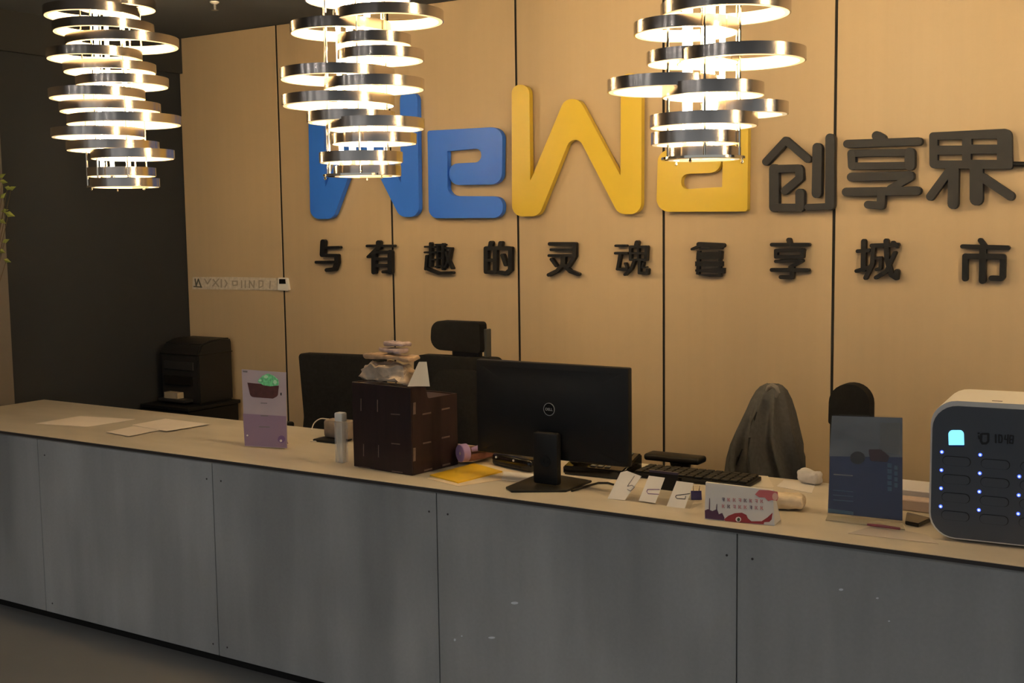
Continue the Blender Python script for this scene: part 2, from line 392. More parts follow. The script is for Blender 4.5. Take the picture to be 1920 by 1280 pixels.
e_pts = round_poly(c2([(934, 712, 14), (1345, 690, 62), (1340, 1004, 60), (1052, 1010, 58), (1052, 892, 50), (1228, 884, 36), (1226, 808, 30), (1044, 824), (1044, 1068, 52), (1346, 1070, 52), (1346, 1188, 52), (942, 1190, 50)]))
letter('letter_e', prism(bmesh.new(), e_pts, wmap, DV), M_BLUE, 'large blue letter e between blue W and yellow W')
# the blue W repeats the yellow W further left on the wall; the yellow a is the e turned half round
Ww = [ony(x, y, WY-STAND-TH) for x, y in W_OUT]; xl = min(p.x for p in Ww); zb = min(p.z for p in Ww)
tgt = ony(582, 411, WY-STAND-TH); dx = tgt.x-xl; dz = tgt.z-zb
kx = (ony(787, 405, WY-STAND-TH).x-tgt.x)/(max(p.x for p in Ww)-xl)
bp_ = [(xl+dx+(p.x-xl)*kx, p.z+dz) for p in Ww]
letter('letter_w', prism(bmesh.new(), bp_, lambda x, z: Vector((x, WY-STAND, z)), DV), M_BLUE, 'large blue letter W half hidden by the middle chandelier')
Ew = [ony(x, y, WY-STAND-TH) for x, y in e_pts]; ex0, ex1 = min(p.x for p in Ew), max(p.x for p in Ew); ez0, ez1 = min(p.z for p in Ew), max(p.z for p in Ew)
al = ony(1231, 397, WY-STAND-TH); ar = ony(1402, 397, WY-STAND-TH); sx = (ar.x-al.x)/(ex1-ex0); az0 = ony(1310, 398, WY-STAND-TH).z
ap = [(ar.x-(p.x-ex0)*sx, az0+(ez1-p.z)) for p in Ew]
letter('letter_a', prism(bmesh.new(), ap, lambda x, z: Vector((x, WY-STAND, z)), DV), M_YEL, 'large yellow letter a below the right chandelier')

def c4(sts): return [([(1400+x/3.369, 180+y/3.369) for x, y in pts], wd/3.369) for pts, wd in sts]
letter('sign_character', strokes(bmesh.new(), c4([
  ([(120, 415), (245, 280)], 48), ([(245, 280), (382, 398)], 48), ([(172, 460), (172, 702)], 62), ([(172, 460), (325, 456)], 50), ([(330, 462), (332, 520), (240, 598)], 50),
  ([(172, 704), (330, 704)], 50), ([(335, 612), (335, 704)], 56), ([(445, 325), (440, 615)], 60), ([(526, 265), (524, 692)], 58), ([(385, 702), (524, 696)], 42)]), wmap, DV),
  M_GREY, 'dark grey character 创 right of the yellow letters')
bm = strokes(bmesh.new(), c4([([(820, 252), (850, 268)], 62), ([(634, 302), (1084, 286)], 52), ([(662, 362), (1040, 356)], 46), ([(664, 442), (1036, 438)], 46), ([(660, 362), (664, 442)], 50), ([(1030, 358), (1030, 438)], 66),
  ([(660, 512), (1030, 502)], 56), ([(1035, 512), (905, 585)], 46), ([(628, 606), (1074, 598)], 56), ([(850, 600), (848, 680)], 54), ([(848, 692), (765, 686)], 50)]), wmap, DV)
letter('sign_character', bm, M_GREY, 'dark grey character 享 between the other two big dark characters')
q = lambda x, y: (1400+x/3.369, 180+y/3.369)
hol = [[q(a, b), q(c, b), q(c, d), q(a, d)] for a, b, c, d in ((1205, 275, 1360, 312), (1420, 270, 1582, 306), (1205, 370, 1360, 406), (1415, 365, 1580, 402))]
bm = prism(bmesh.new(), [q(*p) for p in round_poly([(1152, 230, 25), (1672, 204, 45), (1680, 462, 20), (1154, 456, 30)])], wmap, DV, hol)
strokes(bm, c4([([(1280, 470), (1158, 635)], 52), ([(1306, 465), (1302, 680)], 68), ([(1450, 455), (1450, 650)], 84), ([(1490, 515), (1665, 632)], 58)]), wmap, DV*1.006)
letter('sign_character', bm, M_GREY, 'dark grey character 界 at the right edge')
solo('wall_bracket', tube(bmesh.new(), [ony(1886, 307, WY-.03), ony(1990, 310, WY-.03)], .010, 10), M_INK, 'thin black rod running right from the last big character', 'rod', smooth=True)

# slogan characters as strokes, traced in three enlargements of the photograph (scale, x offset, y offset)
GA, GB, GC = (4.364, 560, 430), (3.4286, 1000, 430), (3.369, 1400, 180)
ROW = [
 ('与', GA, 'first', [([(196, 100), (190, 205)], 38), ([(215, 150), (325, 147)], 24), ([(188, 212), (308, 214)], 28), ([(306, 215), (308, 270), (288, 325), (228, 332)], 32), ([(142, 268), (290, 268)], 24)]),
 ('有', GA, 'second', [([(558, 135), (770, 135)], 22), ([(650, 108), (650, 150)], 38), ([(640, 150), (565, 224)], 22), ([(612, 200), (612, 350)], 36), ([(745, 185), (745, 350)], 36), ([(612, 186), (745, 186)], 26), ([(612, 242), (745, 242)], 26), ([(612, 297), (745, 297)], 30), ([(690, 347), (745, 347)], 26)]),
 ('趣', GA, 'third', [([(1075, 114), (1075, 230)], 20), ([(1032, 142), (1112, 142)], 16), ([(1030, 188), (1112, 188)], 16), ([(1076, 188), (1074, 300)], 20), ([(1078, 246), (1108, 246)], 14), ([(1045, 218), (1036, 325)], 20), ([(1038, 318), (1085, 338), (1140, 358), (1252, 354)], 24),
   ([(1122, 125), (1190, 125)], 15), ([(1135, 125), (1133, 312)], 15), ([(1178, 120), (1178, 325)], 17), ([(1135, 180), (1178, 180)], 12), ([(1135, 236), (1178, 236)], 12), ([(1120, 306), (1180, 296)], 14), ([(1200, 152), (1244, 154)], 16), ([(1242, 158), (1228, 240), (1196, 308)], 17), ([(1204, 185), (1225, 255), (1254, 318)], 17)]),
 ('的', GA, 'fourth', [([(1570, 110), (1565, 140)], 34), ([(1530, 155), (1530, 345)], 34), ([(1604, 155), (1604, 345)], 34), ([(1530, 155), (1604, 155)], 34), ([(1530, 252), (1604, 252)], 28), ([(1530, 350), (1604, 350)], 28), ([(1650, 112), (1645, 145)], 34), ([(1630, 152), (1730, 156)], 34), ([(1730, 160), (1728, 330), (1692, 362), (1638, 352)], 32), ([(1665, 212), (1692, 288)], 30)]),
 ('灵', GB, 'fifth', [([(104, 93), (262, 93)], 24), ([(263, 93), (262, 172)], 24), ([(112, 130), (262, 130)], 17), ([(100, 168), (262, 168)], 19), ([(190, 175), (188, 228)], 30), ([(186, 226), (150, 266), (97, 292)], 23), ([(190, 226), (235, 270), (284, 288)], 23), ([(114, 192), (145, 234)], 19), ([(258, 182), (224, 234)], 22)]),
 ('魂', GB, 'sixth', [([(528, 105), (592, 105)], 16), ([(526, 153), (600, 153)], 17), ([(556, 160), (540, 252)], 18), ([(538, 255), (598, 260)], 17), ([(588, 218), (602, 252)], 13), ([(665, 84), (660, 108)], 28), ([(622, 112), (622, 195)], 16), ([(726, 112), (722, 195)], 19), ([(622, 112), (726, 112)], 18), ([(622, 153), (722, 153)], 13), ([(622, 195), (722, 195)], 15), ([(672, 112), (672, 195)], 13), ([(648, 200), (628, 250), (588, 290)], 18), ([(682, 200), (680, 280), (730, 284), (732, 258)], 18), ([(706, 215), (698, 246), (722, 242)], 10)]),
 (None, None, 'seventh', None),
 ('享', GB, 'eighth', [([(1640, 68), (1646, 88)], 30), ([(1532, 98), (1765, 98)], 24), ([(1558, 136), (1732, 133)], 23), ([(1558, 177), (1728, 175)], 23), ([(1558, 136), (1558, 177)], 22), ([(1730, 134), (1728, 176)], 22), ([(1558, 205), (1725, 202), (1650, 242)], 22), ([(1532, 260), (1762, 262)], 25), ([(1665, 250), (1660, 308), (1590, 306)], 26)]),
 ('城', GC, 'ninth', [([(700, 980), (768, 975)], 24), ([(738, 918), (735, 1095)], 32), ([(692, 1105), (768, 1082)], 24), ([(790, 945), (952, 940)], 28), ([(798, 950), (792, 1060), (750, 1148)], 28), ([(805, 1025), (845, 1022), (842, 1088), (818, 1096)], 20), ([(880, 915), (885, 1030), (912, 1128), (944, 1148), (948, 1108)], 32), ([(935, 990), (880, 1108), (815, 1146)], 24), ([(922, 925), (950, 952)], 22)]),
 ('市', GC, 'tenth', [([(1475, 912), (1500, 945)], 32), ([(1362, 950), (1648, 958)], 28), ([(1380, 1012), (1378, 1152)], 38), ([(1380, 1012), (1615, 1015)], 36), ([(1618, 1016), (1615, 1140)], 38), ([(1608, 1152), (1545, 1150)], 34), ([(1492, 950), (1488, 1165)], 44)]),
]
def wm2(x, y): return ony(x, y, WY-.032)+Vector((0, .022, 0))
for ch, g_, od, sts in ROW:
    if ch: bm = strokes(bmesh.new(), [([(g_[1]+x/g_[0], g_[2]+y/g_[0]) for x, y in pts], wd/g_[0]) for pts, wd in sts], wm2, (0, -.022, 0))
    else:
        bm = strokes(bmesh.new(), [([(1310, 458), (1354, 460)], 9), ([(1297, 467), (1310, 461)], 5), ([(1312, 466), (1352, 465)], 4)], wm2, (0, -.022, 0))
        for k, pl in enumerate([[(1306, 473), (1354, 471), (1353, 486), (1305, 486)], [(1303, 490), (1354, 490), (1354, 499), (1303, 499)], [(1303, 505), (1358, 502), (1357, 513), (1303, 509)], [(1303, 514), (1352, 515), (1351, 519), (1330, 519)], [(1306, 470), (1312, 470), (1310, 516), (1304, 514)], [(1346, 470), (1352, 470), (1351, 516), (1345, 516)]]):
            prism(bm, pl, wm2, (0, -.022*(1-.05*k), 0))
    lab = ('raised black character %s, %s in the slogan row under the big sign' % (ch, od)) if ch else 'raised black character of stacked bars, seventh in the slogan row'
    tag(solo('slogan_character', bm, M_INK, lab, 'letter', 'black slogan characters'))

# ------------------------------------------------------------------ strip of paper letters and wall control
st = thing('paper_strip', 'long whitish paper strip with faint grey writing on the beige wall', 'strip', ony(455, 545, WY))
sm = lambda x, y: ony(x, y, WY-.0005)
part('paper', prism(bmesh.new(), [(362, 519), (440, 519), (520, 521), (522, 544), (440, 543), (361, 542)], sm, (0, -.002, 0)), mat('strip_paper', (.62, .55, .46, 1), .6, 0, .15, (60, 60, 60), .4), st, True)
mk = mat('strip_ink', (.36, .31, .25, 1), .7); mkd = mat('strip_ink_dark', (.10, .10, .08, 1), .7)
sm2 = lambda x, y: ony(x, y, WY-.003)
for k, (pts, m) in enumerate([([(366, 523), (368, 536), (372, 523), (377, 537)], mkd), ([(364, 537), (378, 538)], mkd), ([(384, 523), (389, 532), (395, 523)], mk), ([(399, 536), (410, 523)], mk), ([(400, 524), (410, 537)], mk), ([(415, 524), (415, 538)], mk),
     ([(422, 525), (426, 531), (422, 538)], mk), ([(436, 527), (445, 527), (445, 534), (437, 535), (436, 527)], mk), ([(453, 526), (453, 539)], mk), ([(460, 526), (460, 539)], mk), ([(468, 539), (468, 526), (476, 539), (477, 526)], mk),
     ([(486, 526), (486, 539), (493, 536), (493, 527), (486, 526)], mk), ([(507, 527), (506, 540)], mk)]):
    part('written_mark', strokes(bmesh.new(), [(pts, 2.2)], sm2, (0, -.001, 0)), m, st, True)
th_ = thing('wall_control', 'small white wall control with dark screen at the end of the paper strip', 'switch', ony(532, 546, WY))
part('housing', prism(bmesh.new(), round_poly([(521, 520, 2), (537, 521, 2), (541, 545, 2), (521, 544, 2)]), lambda x, y: ony(x, y, WY-.018)+Vector((0, .0175, 0)), (0, -.0175, 0)), M_WHITEP, th_, True)
part('screen', prism(bmesh.new(), [(523.5, 523), (535, 523), (536, 532), (523.5, 532)], lambda x, y: ony(x, y, WY-.018), (0, -.001, 0)), M_GLOSS, th_, True)

# ceiling sprinkler
p = onz(402, 3, CEIL)
s = thing('ceiling_sprinkler', 'small pale sprinkler head on the dark ceiling', 'sprinkler', (p.x, p.y, CEIL-.04))
part('rose', lathe(bmesh.new(), [(.022, CEIL-.0005), (.022, CEIL-.005), (.010, CEIL-.012)], (p.x, p.y, 0), 20), M_WHITEP, s, True, True)
part('nozzle', lathe(bmesh.new(), [(.008, CEIL-.012), (.008, CEIL-.035), (.018, CEIL-.038), (.018, CEIL-.04)], (p.x, p.y, 0), 14), M_STEEL, s, True, True)

# ------------------------------------------------------------------ chairs
def soft(x0, x1, y0, y1, z0, z1, bev, seg=4): return nbox(x0, x1, y0, y1, z0, z1, bev=bev, seg=seg)
def chair_base(t, seat_w=.48, seat_z=.47):
    part('gas_lift', lathe(bmesh.new(), [(.045, .09), (.045, .2), (.025, .2), (.025, seat_z-.06)], n=16), M_BLK, t, False, True)
    part('seat', soft(-seat_w/2, seat_w/2, -.24, .24, seat_z-.06, seat_z+.03, .035), M_FABRIC, t, False, True)
    for k in range(5):
        a = 2*PI*k/5+.3; d = Vector((math.cos(a), math.sin(a), 0))
        l = part('base_leg', tube(bmesh.new(), [d*.03+Vector((0, 0, .11)), d*.29+Vector((0, 0, .075))], [.024, .016], 8), M_BLK, t, False, True)
        part('castor', lathe(bmesh.new(), [(.027, -.02), (.03, -.012), (.03, .012), (.027, .02)], (d*.29)+Vector((0, 0, .03)), 14, axis='Y'), M_BLK, l, False, True)
def arm(t, sx, z=.66, y0=-.2, y1=.1, wd=.08):
    a = part('armrest', soft(sx-wd/2, sx+wd/2, y0, y1, z, z+.03, .012), M_BLK, t, False, True)
    part('arm_post', tube(bmesh.new(), [(sx, (y0+y1)/2, z+.005), (sx, (y0+y1)/2+.02, z-.12), (sx*.75, .02, .42)], [.02, .018, .018], 10), M_BLK, a, False, True)
def shell(outline, cy, th, curve=.05, bow=.0):
    """curved backrest from an (x,z) outline; concave side to -Y"""
    bm = prism(bmesh.new(), outline, lambda x, z: (x, 0, z), (0, -th, 0))
    bmesh.ops.bevel(bm, geom=[e for e in bm.edges if abs(e.verts[0].co.y-e.verts[1].co.y) < 1e-6 and len(e.link_faces) == 2 and e.calc_face_angle(0) > 1], offset=th*.35, segments=2, affect='EDGES')
    for v in bm.verts: v.co.y += cy-curve*(v.co.x/.25)**2
    return bm
# chair with the straight-topped back, left
tp = ony(625, 668, 4.1)
ch = thing('office_chair', 'black office chair with broad flat-topped back left of the dark box', 'chair', (tp.x+.02, 3.98, 0), 0)
chair_base(ch)
zt = tp.z+.005
part('backrest', shell(round_poly([(-.245, zt-.002, .02), (.245, zt+.006, .02), (.235, .75, .1), (.25, .56, .08), (-.25, .56, .08), (-.225, .75, .1)]), .20, .05, .02), M_MESHF, ch, False, True)
arm(ch, -.29, .70); arm(ch, .29, .70)
part('back_post', nbox(-.03, .03, .19, .235, .36, .75, .008), M_BLK, ch)
# chair with headrest
hp = ony(871, 628, 4.1)
ch = thing('office_chair', 'tall black office chair with padded headrest behind the monitor', 'chair', (hp.x, 3.90, 0), 0)
chair_base(ch)
bt = ony(868, 666, 4.1).z
part('backrest', shell(round_poly([(-.22, bt, .04), (.205, bt+.004, .04), (.235, .85, .1), (.22, .56, .1), (-.22, .56, .1), (-.235, .85, .1)]), .20, .05, .02), M_FABRIC, ch, False, True)
part('back_cushion', shell(round_poly([(-.115, bt-.055, .09), (.16, bt-.05, .09), (.19, .86, .1), (.17, .60, .1), (-.17, .60, .1), (-.15, .86, .1)]), .155, .025, .02), M_MESHF, ch, False, True)
hz0, hz1 = ony(861, 656, 4.1).z, ony(861, 600, 4.1).z
hx = (ony(908, 630, 4.1).x-ony(815, 630, 4.1).x)/2
hr = part('headrest', shell(round_poly([(-hx, hz0+.005, .05), (-hx*.93, hz1, .045), (hx*.97, hz1, .016), (hx, hz0, .016)]), .19, .055, .03), M_FABRIC, ch, False, True)
part('neck_bar', nbox(-.035, .105, .15, .185, bt-.05, hz0+.03, .01), M_BLK, hr)
part('side_rim', nbox(hx-.006, hx+.008, .16, .20, bt-.01, hz1-.03, .004), mat('rim_grey', (.05, .055, .055, 1), .4), hr)
part('back_post', nbox(-.03, .03, .19, .235, .36, .75, .008), M_BLK, ch)
arm(ch, -.28, .66); arm(ch, .28, .66)
# chair turned sideways that carries the jacket
jp = ony(1440, 800, 4.30)
ch = thing('office_chair', 'black office chair turned sideways with a grey jacket over its back', 'chair', (jp.x-.24, 4.30, 0), -PI/2)
chair_base(ch)
part('backrest', shell(round_poly([(-.05, .97, .04), (.05, .97, .04), (.09, .72, .05), (.09, .56, .04), (-.09, .56, .04), (-.09, .72, .05)]), .25, .03, .0), M_FABRIC, ch, False, True)
part('back_post', nbox(-.03, .03, .20, .26, .36, .75, .008), M_BLK, ch)
a0, a1 = ony(1222, 858, 4.06), ony(1325, 862, 4.06)
ar_z = a0.z+.004
bm = soft(a0.x, a1.x, 3.985, 4.065, ar_z, ar_z+.026, .011)
ao = part('armrest', bm, M_BLK, ch, True, True)
part('arm_post', tube(bmesh.new(), [((a0.x*.4+a1.x*.6), 4.025, ar_z+.004), (a0.x*.4+a1.x*.6, 4.03, ar_z-.05), (a0.x*.5+a1.x*.5, 4.15, .42)], [.042, .030, .022], 10), M_BLK, ao, True, True)
# jacket draped over it
bm = bmesh.new(); rings = []
rows = [(720, 1436, 1458), (724, 1427, 1466), (733, 1420, 1472), (750, 1412, 1477), (775, 1402, 1482), (805, 1390, 1487), (835, 1378, 1493), (860, 1372, 1498), (885, 1370, 1502), (910, 1369, 1506), (940, 1367, 1508)]
N = 120; Yj = 4.30
for i, (y, xa, xb) in enumerate(rows):
    A = ony(xa, y, Yj); B = ony(xb, y, Yj); c = (A+B)/2; hw = (B.x-A.x)/2; dp = .03+.13*min(1, i/5)
    ring = []
    for k in range(N):
        a = 2*PI*k/N; fold = 1+(.06+.17*min(1, i/6))*(1-2*abs(math.sin(a*4.5+.8*math.sin(i*.4))))*min(1, i/3)+.05*math.sin(a*3+.8)*min(1, i/4)+.03*noise.noise(Vector((k*.2, i*.5, 2)))
        ring.append(bm.verts.new((c.x+hw*math.cos(a)*(.55+.45*fold), c.y+dp*math.sin(a)*fold, c.z+.004*noise.noise(Vector((k*.18, i*.3, 7))))))
    rings.append(ring)
for A, B in zip(rings, rings[1:]):
    for k in range(N): bm.faces.new((A[k], A[(k+1) % N], B[(k+1) % N], B[k]))
bm.faces.new(rings[0][::-1])
jk = solo('jacket', bm, M_JACKET, 'grey jacket draped in folds over a chair back', 'jacket', smooth=True, sharp=80)
collar = tube(bmesh.new(), [ony(x, y, 4.155) for x, y in ((1437, 733), (1441, 726), (1448, 723), (1455, 727), (1459, 736), (1455, 745))], [.005, .009, .011, .011, .009, .004], 8)
part('collar', collar, mat('jacket_lining', (.16, .145, .13, 1), .8), jk, True, True)
for pts in ([(1419, 772), (1412, 790), (1407, 803)], [(1392, 842), (1384, 858), (1380, 872)]):
    part('pocket_slit', tube(bmesh.new(), [ony(x, y, 4.145) for x, y in pts], [.002, .006, .002], 6), M_BLK, jk, True, True)
# chair with the domed headrest
dp_ = ony(1600, 745, 4.1)
ch = thing('office_chair', 'black office chair with dome-shaped top behind the blue poster stand', 'chair', (dp_.x, 3.92, 0), 0)
chair_base(ch)
dz1 = ony(1600, 718, 4.1).z; dz0 = ony(1600, 778, 4.1).z; dh = (ony(1637, 770, 4.1).x-ony(1560, 770, 4.1).x)/2
part('headrest', shell(round_poly([(-dh, dz0-.03, .01), (-dh*.98, dz1+.002, dh*.95), (dh*.98, dz1+.002, dh*.95), (dh, dz0-.03, .01)]), .19, .06, .01), M_FABRIC, ch, False, True)
part('backrest', shell(round_poly([(-.065, dz0-.028, .02), (.15, dz0-.03, .03), (.16, .8, .05), (.16, .55, .05), (-.07, .55, .04), (-.07, .8, .05)]), .20, .05, .02), M_FABRIC, ch, False, True)
part('back_post', nbox(-.03, .03, .19, .235, .36, .75, .008), M_BLK, ch)
arm(ch, .28, .62)

# ------------------------------------------------------------------ printer on its black cabinet
cb = thing('low_cabinet', 'low black cabinet under the printer in the corner', 'cabinet', (-4.98, 4.49, 0))
cz = .69
part('body', nbox(-5.17, -4.80, 4.31, 4.67, 0.03, cz-.02, .004, 1), M_BLK, cb, True)
part('top', nbox(-5.175, -4.79, 4.30, 4.68, cz-.02, cz, .004, 1), M_BLK, cb, True)
for x0, x1 in ((-5.165, -4.987), (-4.983, -4.805)):
    d = part('door', nbox(x0, x1, 4.296, 4.3105, .06, cz-.03, .003, 1), M_BLK, cb, True)
    part('handle', tube(bmesh.new(), [(x1-.04 if x0 < -5 else x0+.04, 4.288, .45), (x1-.04 if x0 < -5 else x0+.04, 4.288, .57)], .006, 8), M_STEEL, d, True, True)
part('foot', nbox(-5.15, -4.82, 4.34, 4.64, 0, .032), M_BLK, cb, True)
M_PRN = mat('printer_black', (.008, .008, .0085, 1), .5, 0, .1, (20, 20, 20))
M_PRL = mat('printer_panel', (.022, .022, .023, 1), .35)
pr = thing('printer', 'black boxy printer with pale paper in its tray, left corner', 'printer', (-4.98, 4.53, cz))
px0, px1 = -5.13, -4.835; pz = 1.035
bm = bmesh.new()
prof = [(4.42, cz+.001), (4.42, pz-.07), (4.45, pz-.02), (4.52, pz), (4.66, pz), (4.67, pz-.02), (4.67, cz+.001)]
A = [bm.verts.new((px0, a, b)) for a, b in prof]; B = [bm.verts.new((px1, a, b)) for a, b in prof]
bm.faces.new(A); bm.faces.new(B[::-1])
for i in range(len(prof)): j = (i+1) % len(prof); bm.faces.new((A[i], B[i], B[j], A[j]))
bmesh.ops.bevel(bm, geom=bm.edges[:], offset=.008, segments=2, affect='EDGES')
part('body', bm, M_PRN, pr, True, True, 35)
part('control_panel', nbox(px0+.03, px0+.26, 4.412, 4.421, pz-.16, pz-.115, .002, 1), M_PRL, pr, True)
part('paper_slot', nbox(px0+.03, px1-.05, 4.410, 4.422, cz+.10, cz+.15, .002, 1), M_GLOSS, pr, True)
part('front_tray', nbox(px0+.03, px1-.05, 4.36, 4.422, cz+.012, cz+.03, .004, 1), M_PRL, pr, True)
a, b = ony(310, 724, 4.38), ony(335, 740, 4.38)
part('paper_stack', nbox(a.x, b.x, 4.37, 4.415, cz+.031, cz+.031+(a.z-b.z)*.8), mat('tray_paper', (.36, .30, .22, 1), .7), pr, True)
part('lid_seam', nbox(px0-.001, px1+.001, 4.415, 4.672, pz-.078, pz-.074), M_GLOSS, pr, True)

# ------------------------------------------------------------------ loose paper on the left of the worktop
def sheet(name, px, label, m=M_PAPER, z=HC+.0012, th=.0011, curl=None):
    pts = [onz(x, y, HC) for x, y in px]
    for i, p in enumerate(pts): p.z = z+(curl[i] if curl else 0)
    return solo(name, slab(bmesh.new(), pts, th), m, label, 'paper')
M_SH = mat('warm_sheet', (.86, .77, .68, 1), .7, 0, .03, (12, 12, 12))
sheet('paper_sheet', [(66, 794), (150, 780), (253, 786), (165, 800)], 'white sheet lying furthest left on the worktop', M_SH)
sheet('paper_sheet', [(246, 797), (310, 785), (394, 797), (312, 811)], 'white sheet nearest the table card, corner turned up', M_SH, curl=[0, 0, .004, .006], z=HC+.0015)
sheet('paper_sheet', [(199, 811), (250, 800), (306, 806), (241, 820)], 'small white sheet at the front edge, overlapping the others', M_SH, z=HC+.0032, curl=[0, 0, 0, .003])

# ------------------------------------------------------------------ table card with pink and lilac print
A, B = onz(459, 838, HC), onz(538, 843, HC)
ux = (B-A).normalized(); nrm = Vector((ux.y, -ux.x, 0)); tilt = .10
tn = (nrm+Vector((0, 0, tilt))).normalized(); upv = (Vector((0, 0, 1))-nrm*tilt).normalized()
tc_ = thing('table_card', 'upright lilac table card printed with green leaves in a brown basin', 'sign', (A+B)/2)
TMP = lambda x, y: onplane(x, y, A, tn)
part('card', prism(bmesh.new(), [(453, 692), (536, 698), (538, 840), (459, 836)], TMP, -tn*.003), M_LILAC, tc_, True)
lo = mat('lilac_print', (.27, .19, .29, 1), .6)
part('lower_print', prism(bmesh.new(), [(455.5, 775), (536.6, 780), (537.6, 839), (459, 835)], TMP, tn*.0004), lo, tc_, True)
def pr_on(name, poly, m, k, parent=tc_, mp=TMP, n=tn): return part(name, prism(bmesh.new(), poly, mp, n*(.0006+.0004*k)), m, parent, True)
pr_on('basin_print', round_poly([(464, 717), (523, 723), (521, 742, 6), (512, 747, 3), (470, 744, 8)]), M_BASIN, 1)
pr_on('leaf_print', round_poly([(493, 704, 5), (503, 700, 5), (513, 704, 4), (522, 712, 4), (523, 722, 3), (508, 724, 2), (494, 722, 3), (482, 714, 3)]), M_GREEN, 2)
pr_on('leaf_print', circ(499, 706, 4, 12, 3), M_MINT, 3); pr_on('leaf_print', circ(516, 716, 3.5, 12, 4), M_MINT, 3); pr_on('leaf_print', circ(488, 713, 3, 10, 1.8), M_MINT, 3)
for y, a, b in ((755.5, 489, 501), (779, 489, 503), (800, 486, 506)):
    pr_on('text_line', [(a, y-.9), (b, y-.4), (b, y+1), (a, y+.6)], M_PGREY, 1)
pr_on('corner_mark', [(455.5, 694.5), (464, 695.2), (464, 698), (455.6, 697.4)], M_PGREY, 1)
pr_on('side_mark', [(526, 736), (528, 736), (528, 741), (526, 741)], M_INK, 1)
pr_on('flower_print', circ(528, 823, 7, 14), mat('violet_print', (.17, .10, .25, 1), .5), 1); pr_on('flower_print', circ(527, 826, 2.4, 10), M_PAPER, 2); pr_on('flower_print', circ(464, 816, 1.6, 10), M_PAPER, 2)
back = bmesh.new(); q0 = TMP(478, 770)-tn*.003; q1 = TMP(514, 772)-tn*.003
f0 = Vector((q0.x, q0.y, HC+.001))-nrm*.09; f1 = Vector((q1.x, q1.y, HC+.001))-nrm*.09
vs_ = [back.verts.new(p) for p in (q0, q1, f1, f0)]; vs2 = [back.verts.new(p-nrm*.002) for p in (q0, q1, f1, f0)]
back.faces.new(vs_); back.faces.new(vs2[::-1])
for i in range(4): j = (i+1) % 4; back.faces.new((vs_[i], vs2[i], vs2[j], vs_[j]))
part('strut', back, M_LILAC, tc_, True)

# ------------------------------------------------------------------ clear bottle with white cap
bp = onz(641, 867, HC); zc_ = ony(641, 790, bp.y).z; zt_ = ony(641, 773, bp.y).z
bt_ = thing('clear_bottle', 'tall narrow clear bottle with white cap beside the dark box', 'bottle', (bp.x, bp.y, HC))
part('body', box(bmesh.new(), bp.x-.019, bp.x+.019, bp.y-.016, bp.y+.016, HC+.001, zc_, .004, 2), M_BOTTLE, bt_, True, True)
part('liquid', box(bmesh.new(), bp.x-.015, bp.x+.015, bp.y-.012, bp.y+.012, HC+.008, zc_-.02, .003, 2), mat('pale_liquid', (.78, .72, .62, 1), .15, alpha=.35), bt_, True, True)
part('cap', box(bmesh.new(), bp.x-.018, bp.x+.018, bp.y-.015, bp.y+.015, zc_+.0005, zt_, .005, 2), M_WHITEP, bt_, True, True)

# ------------------------------------------------------------------ adapter, pouch and white leads behind the bottle
p = onz(620, 826, HC)
pc = solo('grey_pouch', box(bmesh.new(), p.x-.03, p.x+.10, p.y-.01, p.y+.05, HC+.012, HC+.085, .012, 2), mat('pouch_grey', (.22, .18, .15, 1), .6, 0, .2, (30, 30, 30)), 'small grey-brown pouch lying behind the clear bottle', 'pouch', smooth=True)
solo('black_adapter', box(bmesh.new(), p.x-.05, p.x+.07, p.y-.05, p.y+.05, HC+.0005, HC+.0115, .004, 2), M_BLK, 'flat black adapter under the grey-brown pouch', 'adapter', smooth=True)
M_CORD = mat('white_cord', (.80, .76, .70, 1), .4)
def cord(label, px, hz, Yd):
    pts = []
    for (x, y), h in zip(px, hz):
        pts.append(onz(x, y, HC+h))
    fine = []
    for i in range(len(pts)-1):
        a, b, c, d = pts[max(i-1, 0)], pts[i], pts[i+1], pts[min(i+2, len(pts)-1)]
        for k in range(6):
            t = k/6; fine.append(.5*((2*b)+(c-a)*t+(2*a-5*b+4*c-d)*t*t+(3*b-a-3*c+d)*t**3))
    fine.append(pts[-1])
    return solo('charging_cable', tube(bmesh.new(), fine, .0022, 6), M_CORD, label, 'cable', smooth=True)
cord('white cable arching up over the grey-brown pouch', [(584, 806), (589, 793), (600, 785), (612, 785), (628, 787), (640, 789)], [.004, .03, .055, .062, .062, .05], 0)
cord('white cable looping along the worktop in front of the adapter', [(582, 827), (600, 827), (612, 828), (622, 818), (634, 813)], [.003, .003, .003, .012, .02], 0)

# ------------------------------------------------------------------ dark slotted organiser box
FR = onz(773, 892, HC); FL = onz(655, 876, HC); rot = math.radians(-6)
ux = Vector((math.cos(rot), math.sin(rot), 0)); vy = Vector((-math.sin(rot), math.cos(rot), 0))
WID = (FR-FL).length; nF = -vy; DEP = (onplane(859, 868, FR, ux)-FR).length
zf = onplane(773, 727, FR, nF).z-HC
zb_ = onplane(856, 737, FR, ux).z-HC
og = thing('organiser_box', 'dark red-brown slotted board organiser box beside the clear bottle', 'box', (FR.x, FR.y, HC), rot)
T = .006; b0 = -WID
part('front_board', nbox(b0, 0, 0, T, .001, zf, .001, 1), M_WOODBOX, og)
sd = round_poly([(T, .001), (DEP-T, .001), (DEP-T, zb_), (DEP*.36, zb_, .01), (DEP*.32, zf-.002, .01), (T, zf)])
for x in (b0, -T): part('side_board', prism(bmesh.new(), sd, lambda y, z, x=x: (x, y, z), (T, 0, 0)), M_WOODBOX, og)
part('back_board', nbox(b0, 0, DEP-T, DEP, .001, zb_), M_WOODBOX, og)
part('shelf', nbox(b0+T, -T, T, DEP-T, zb_*.5, zb_*.5+T), M_WOODBOX, og)
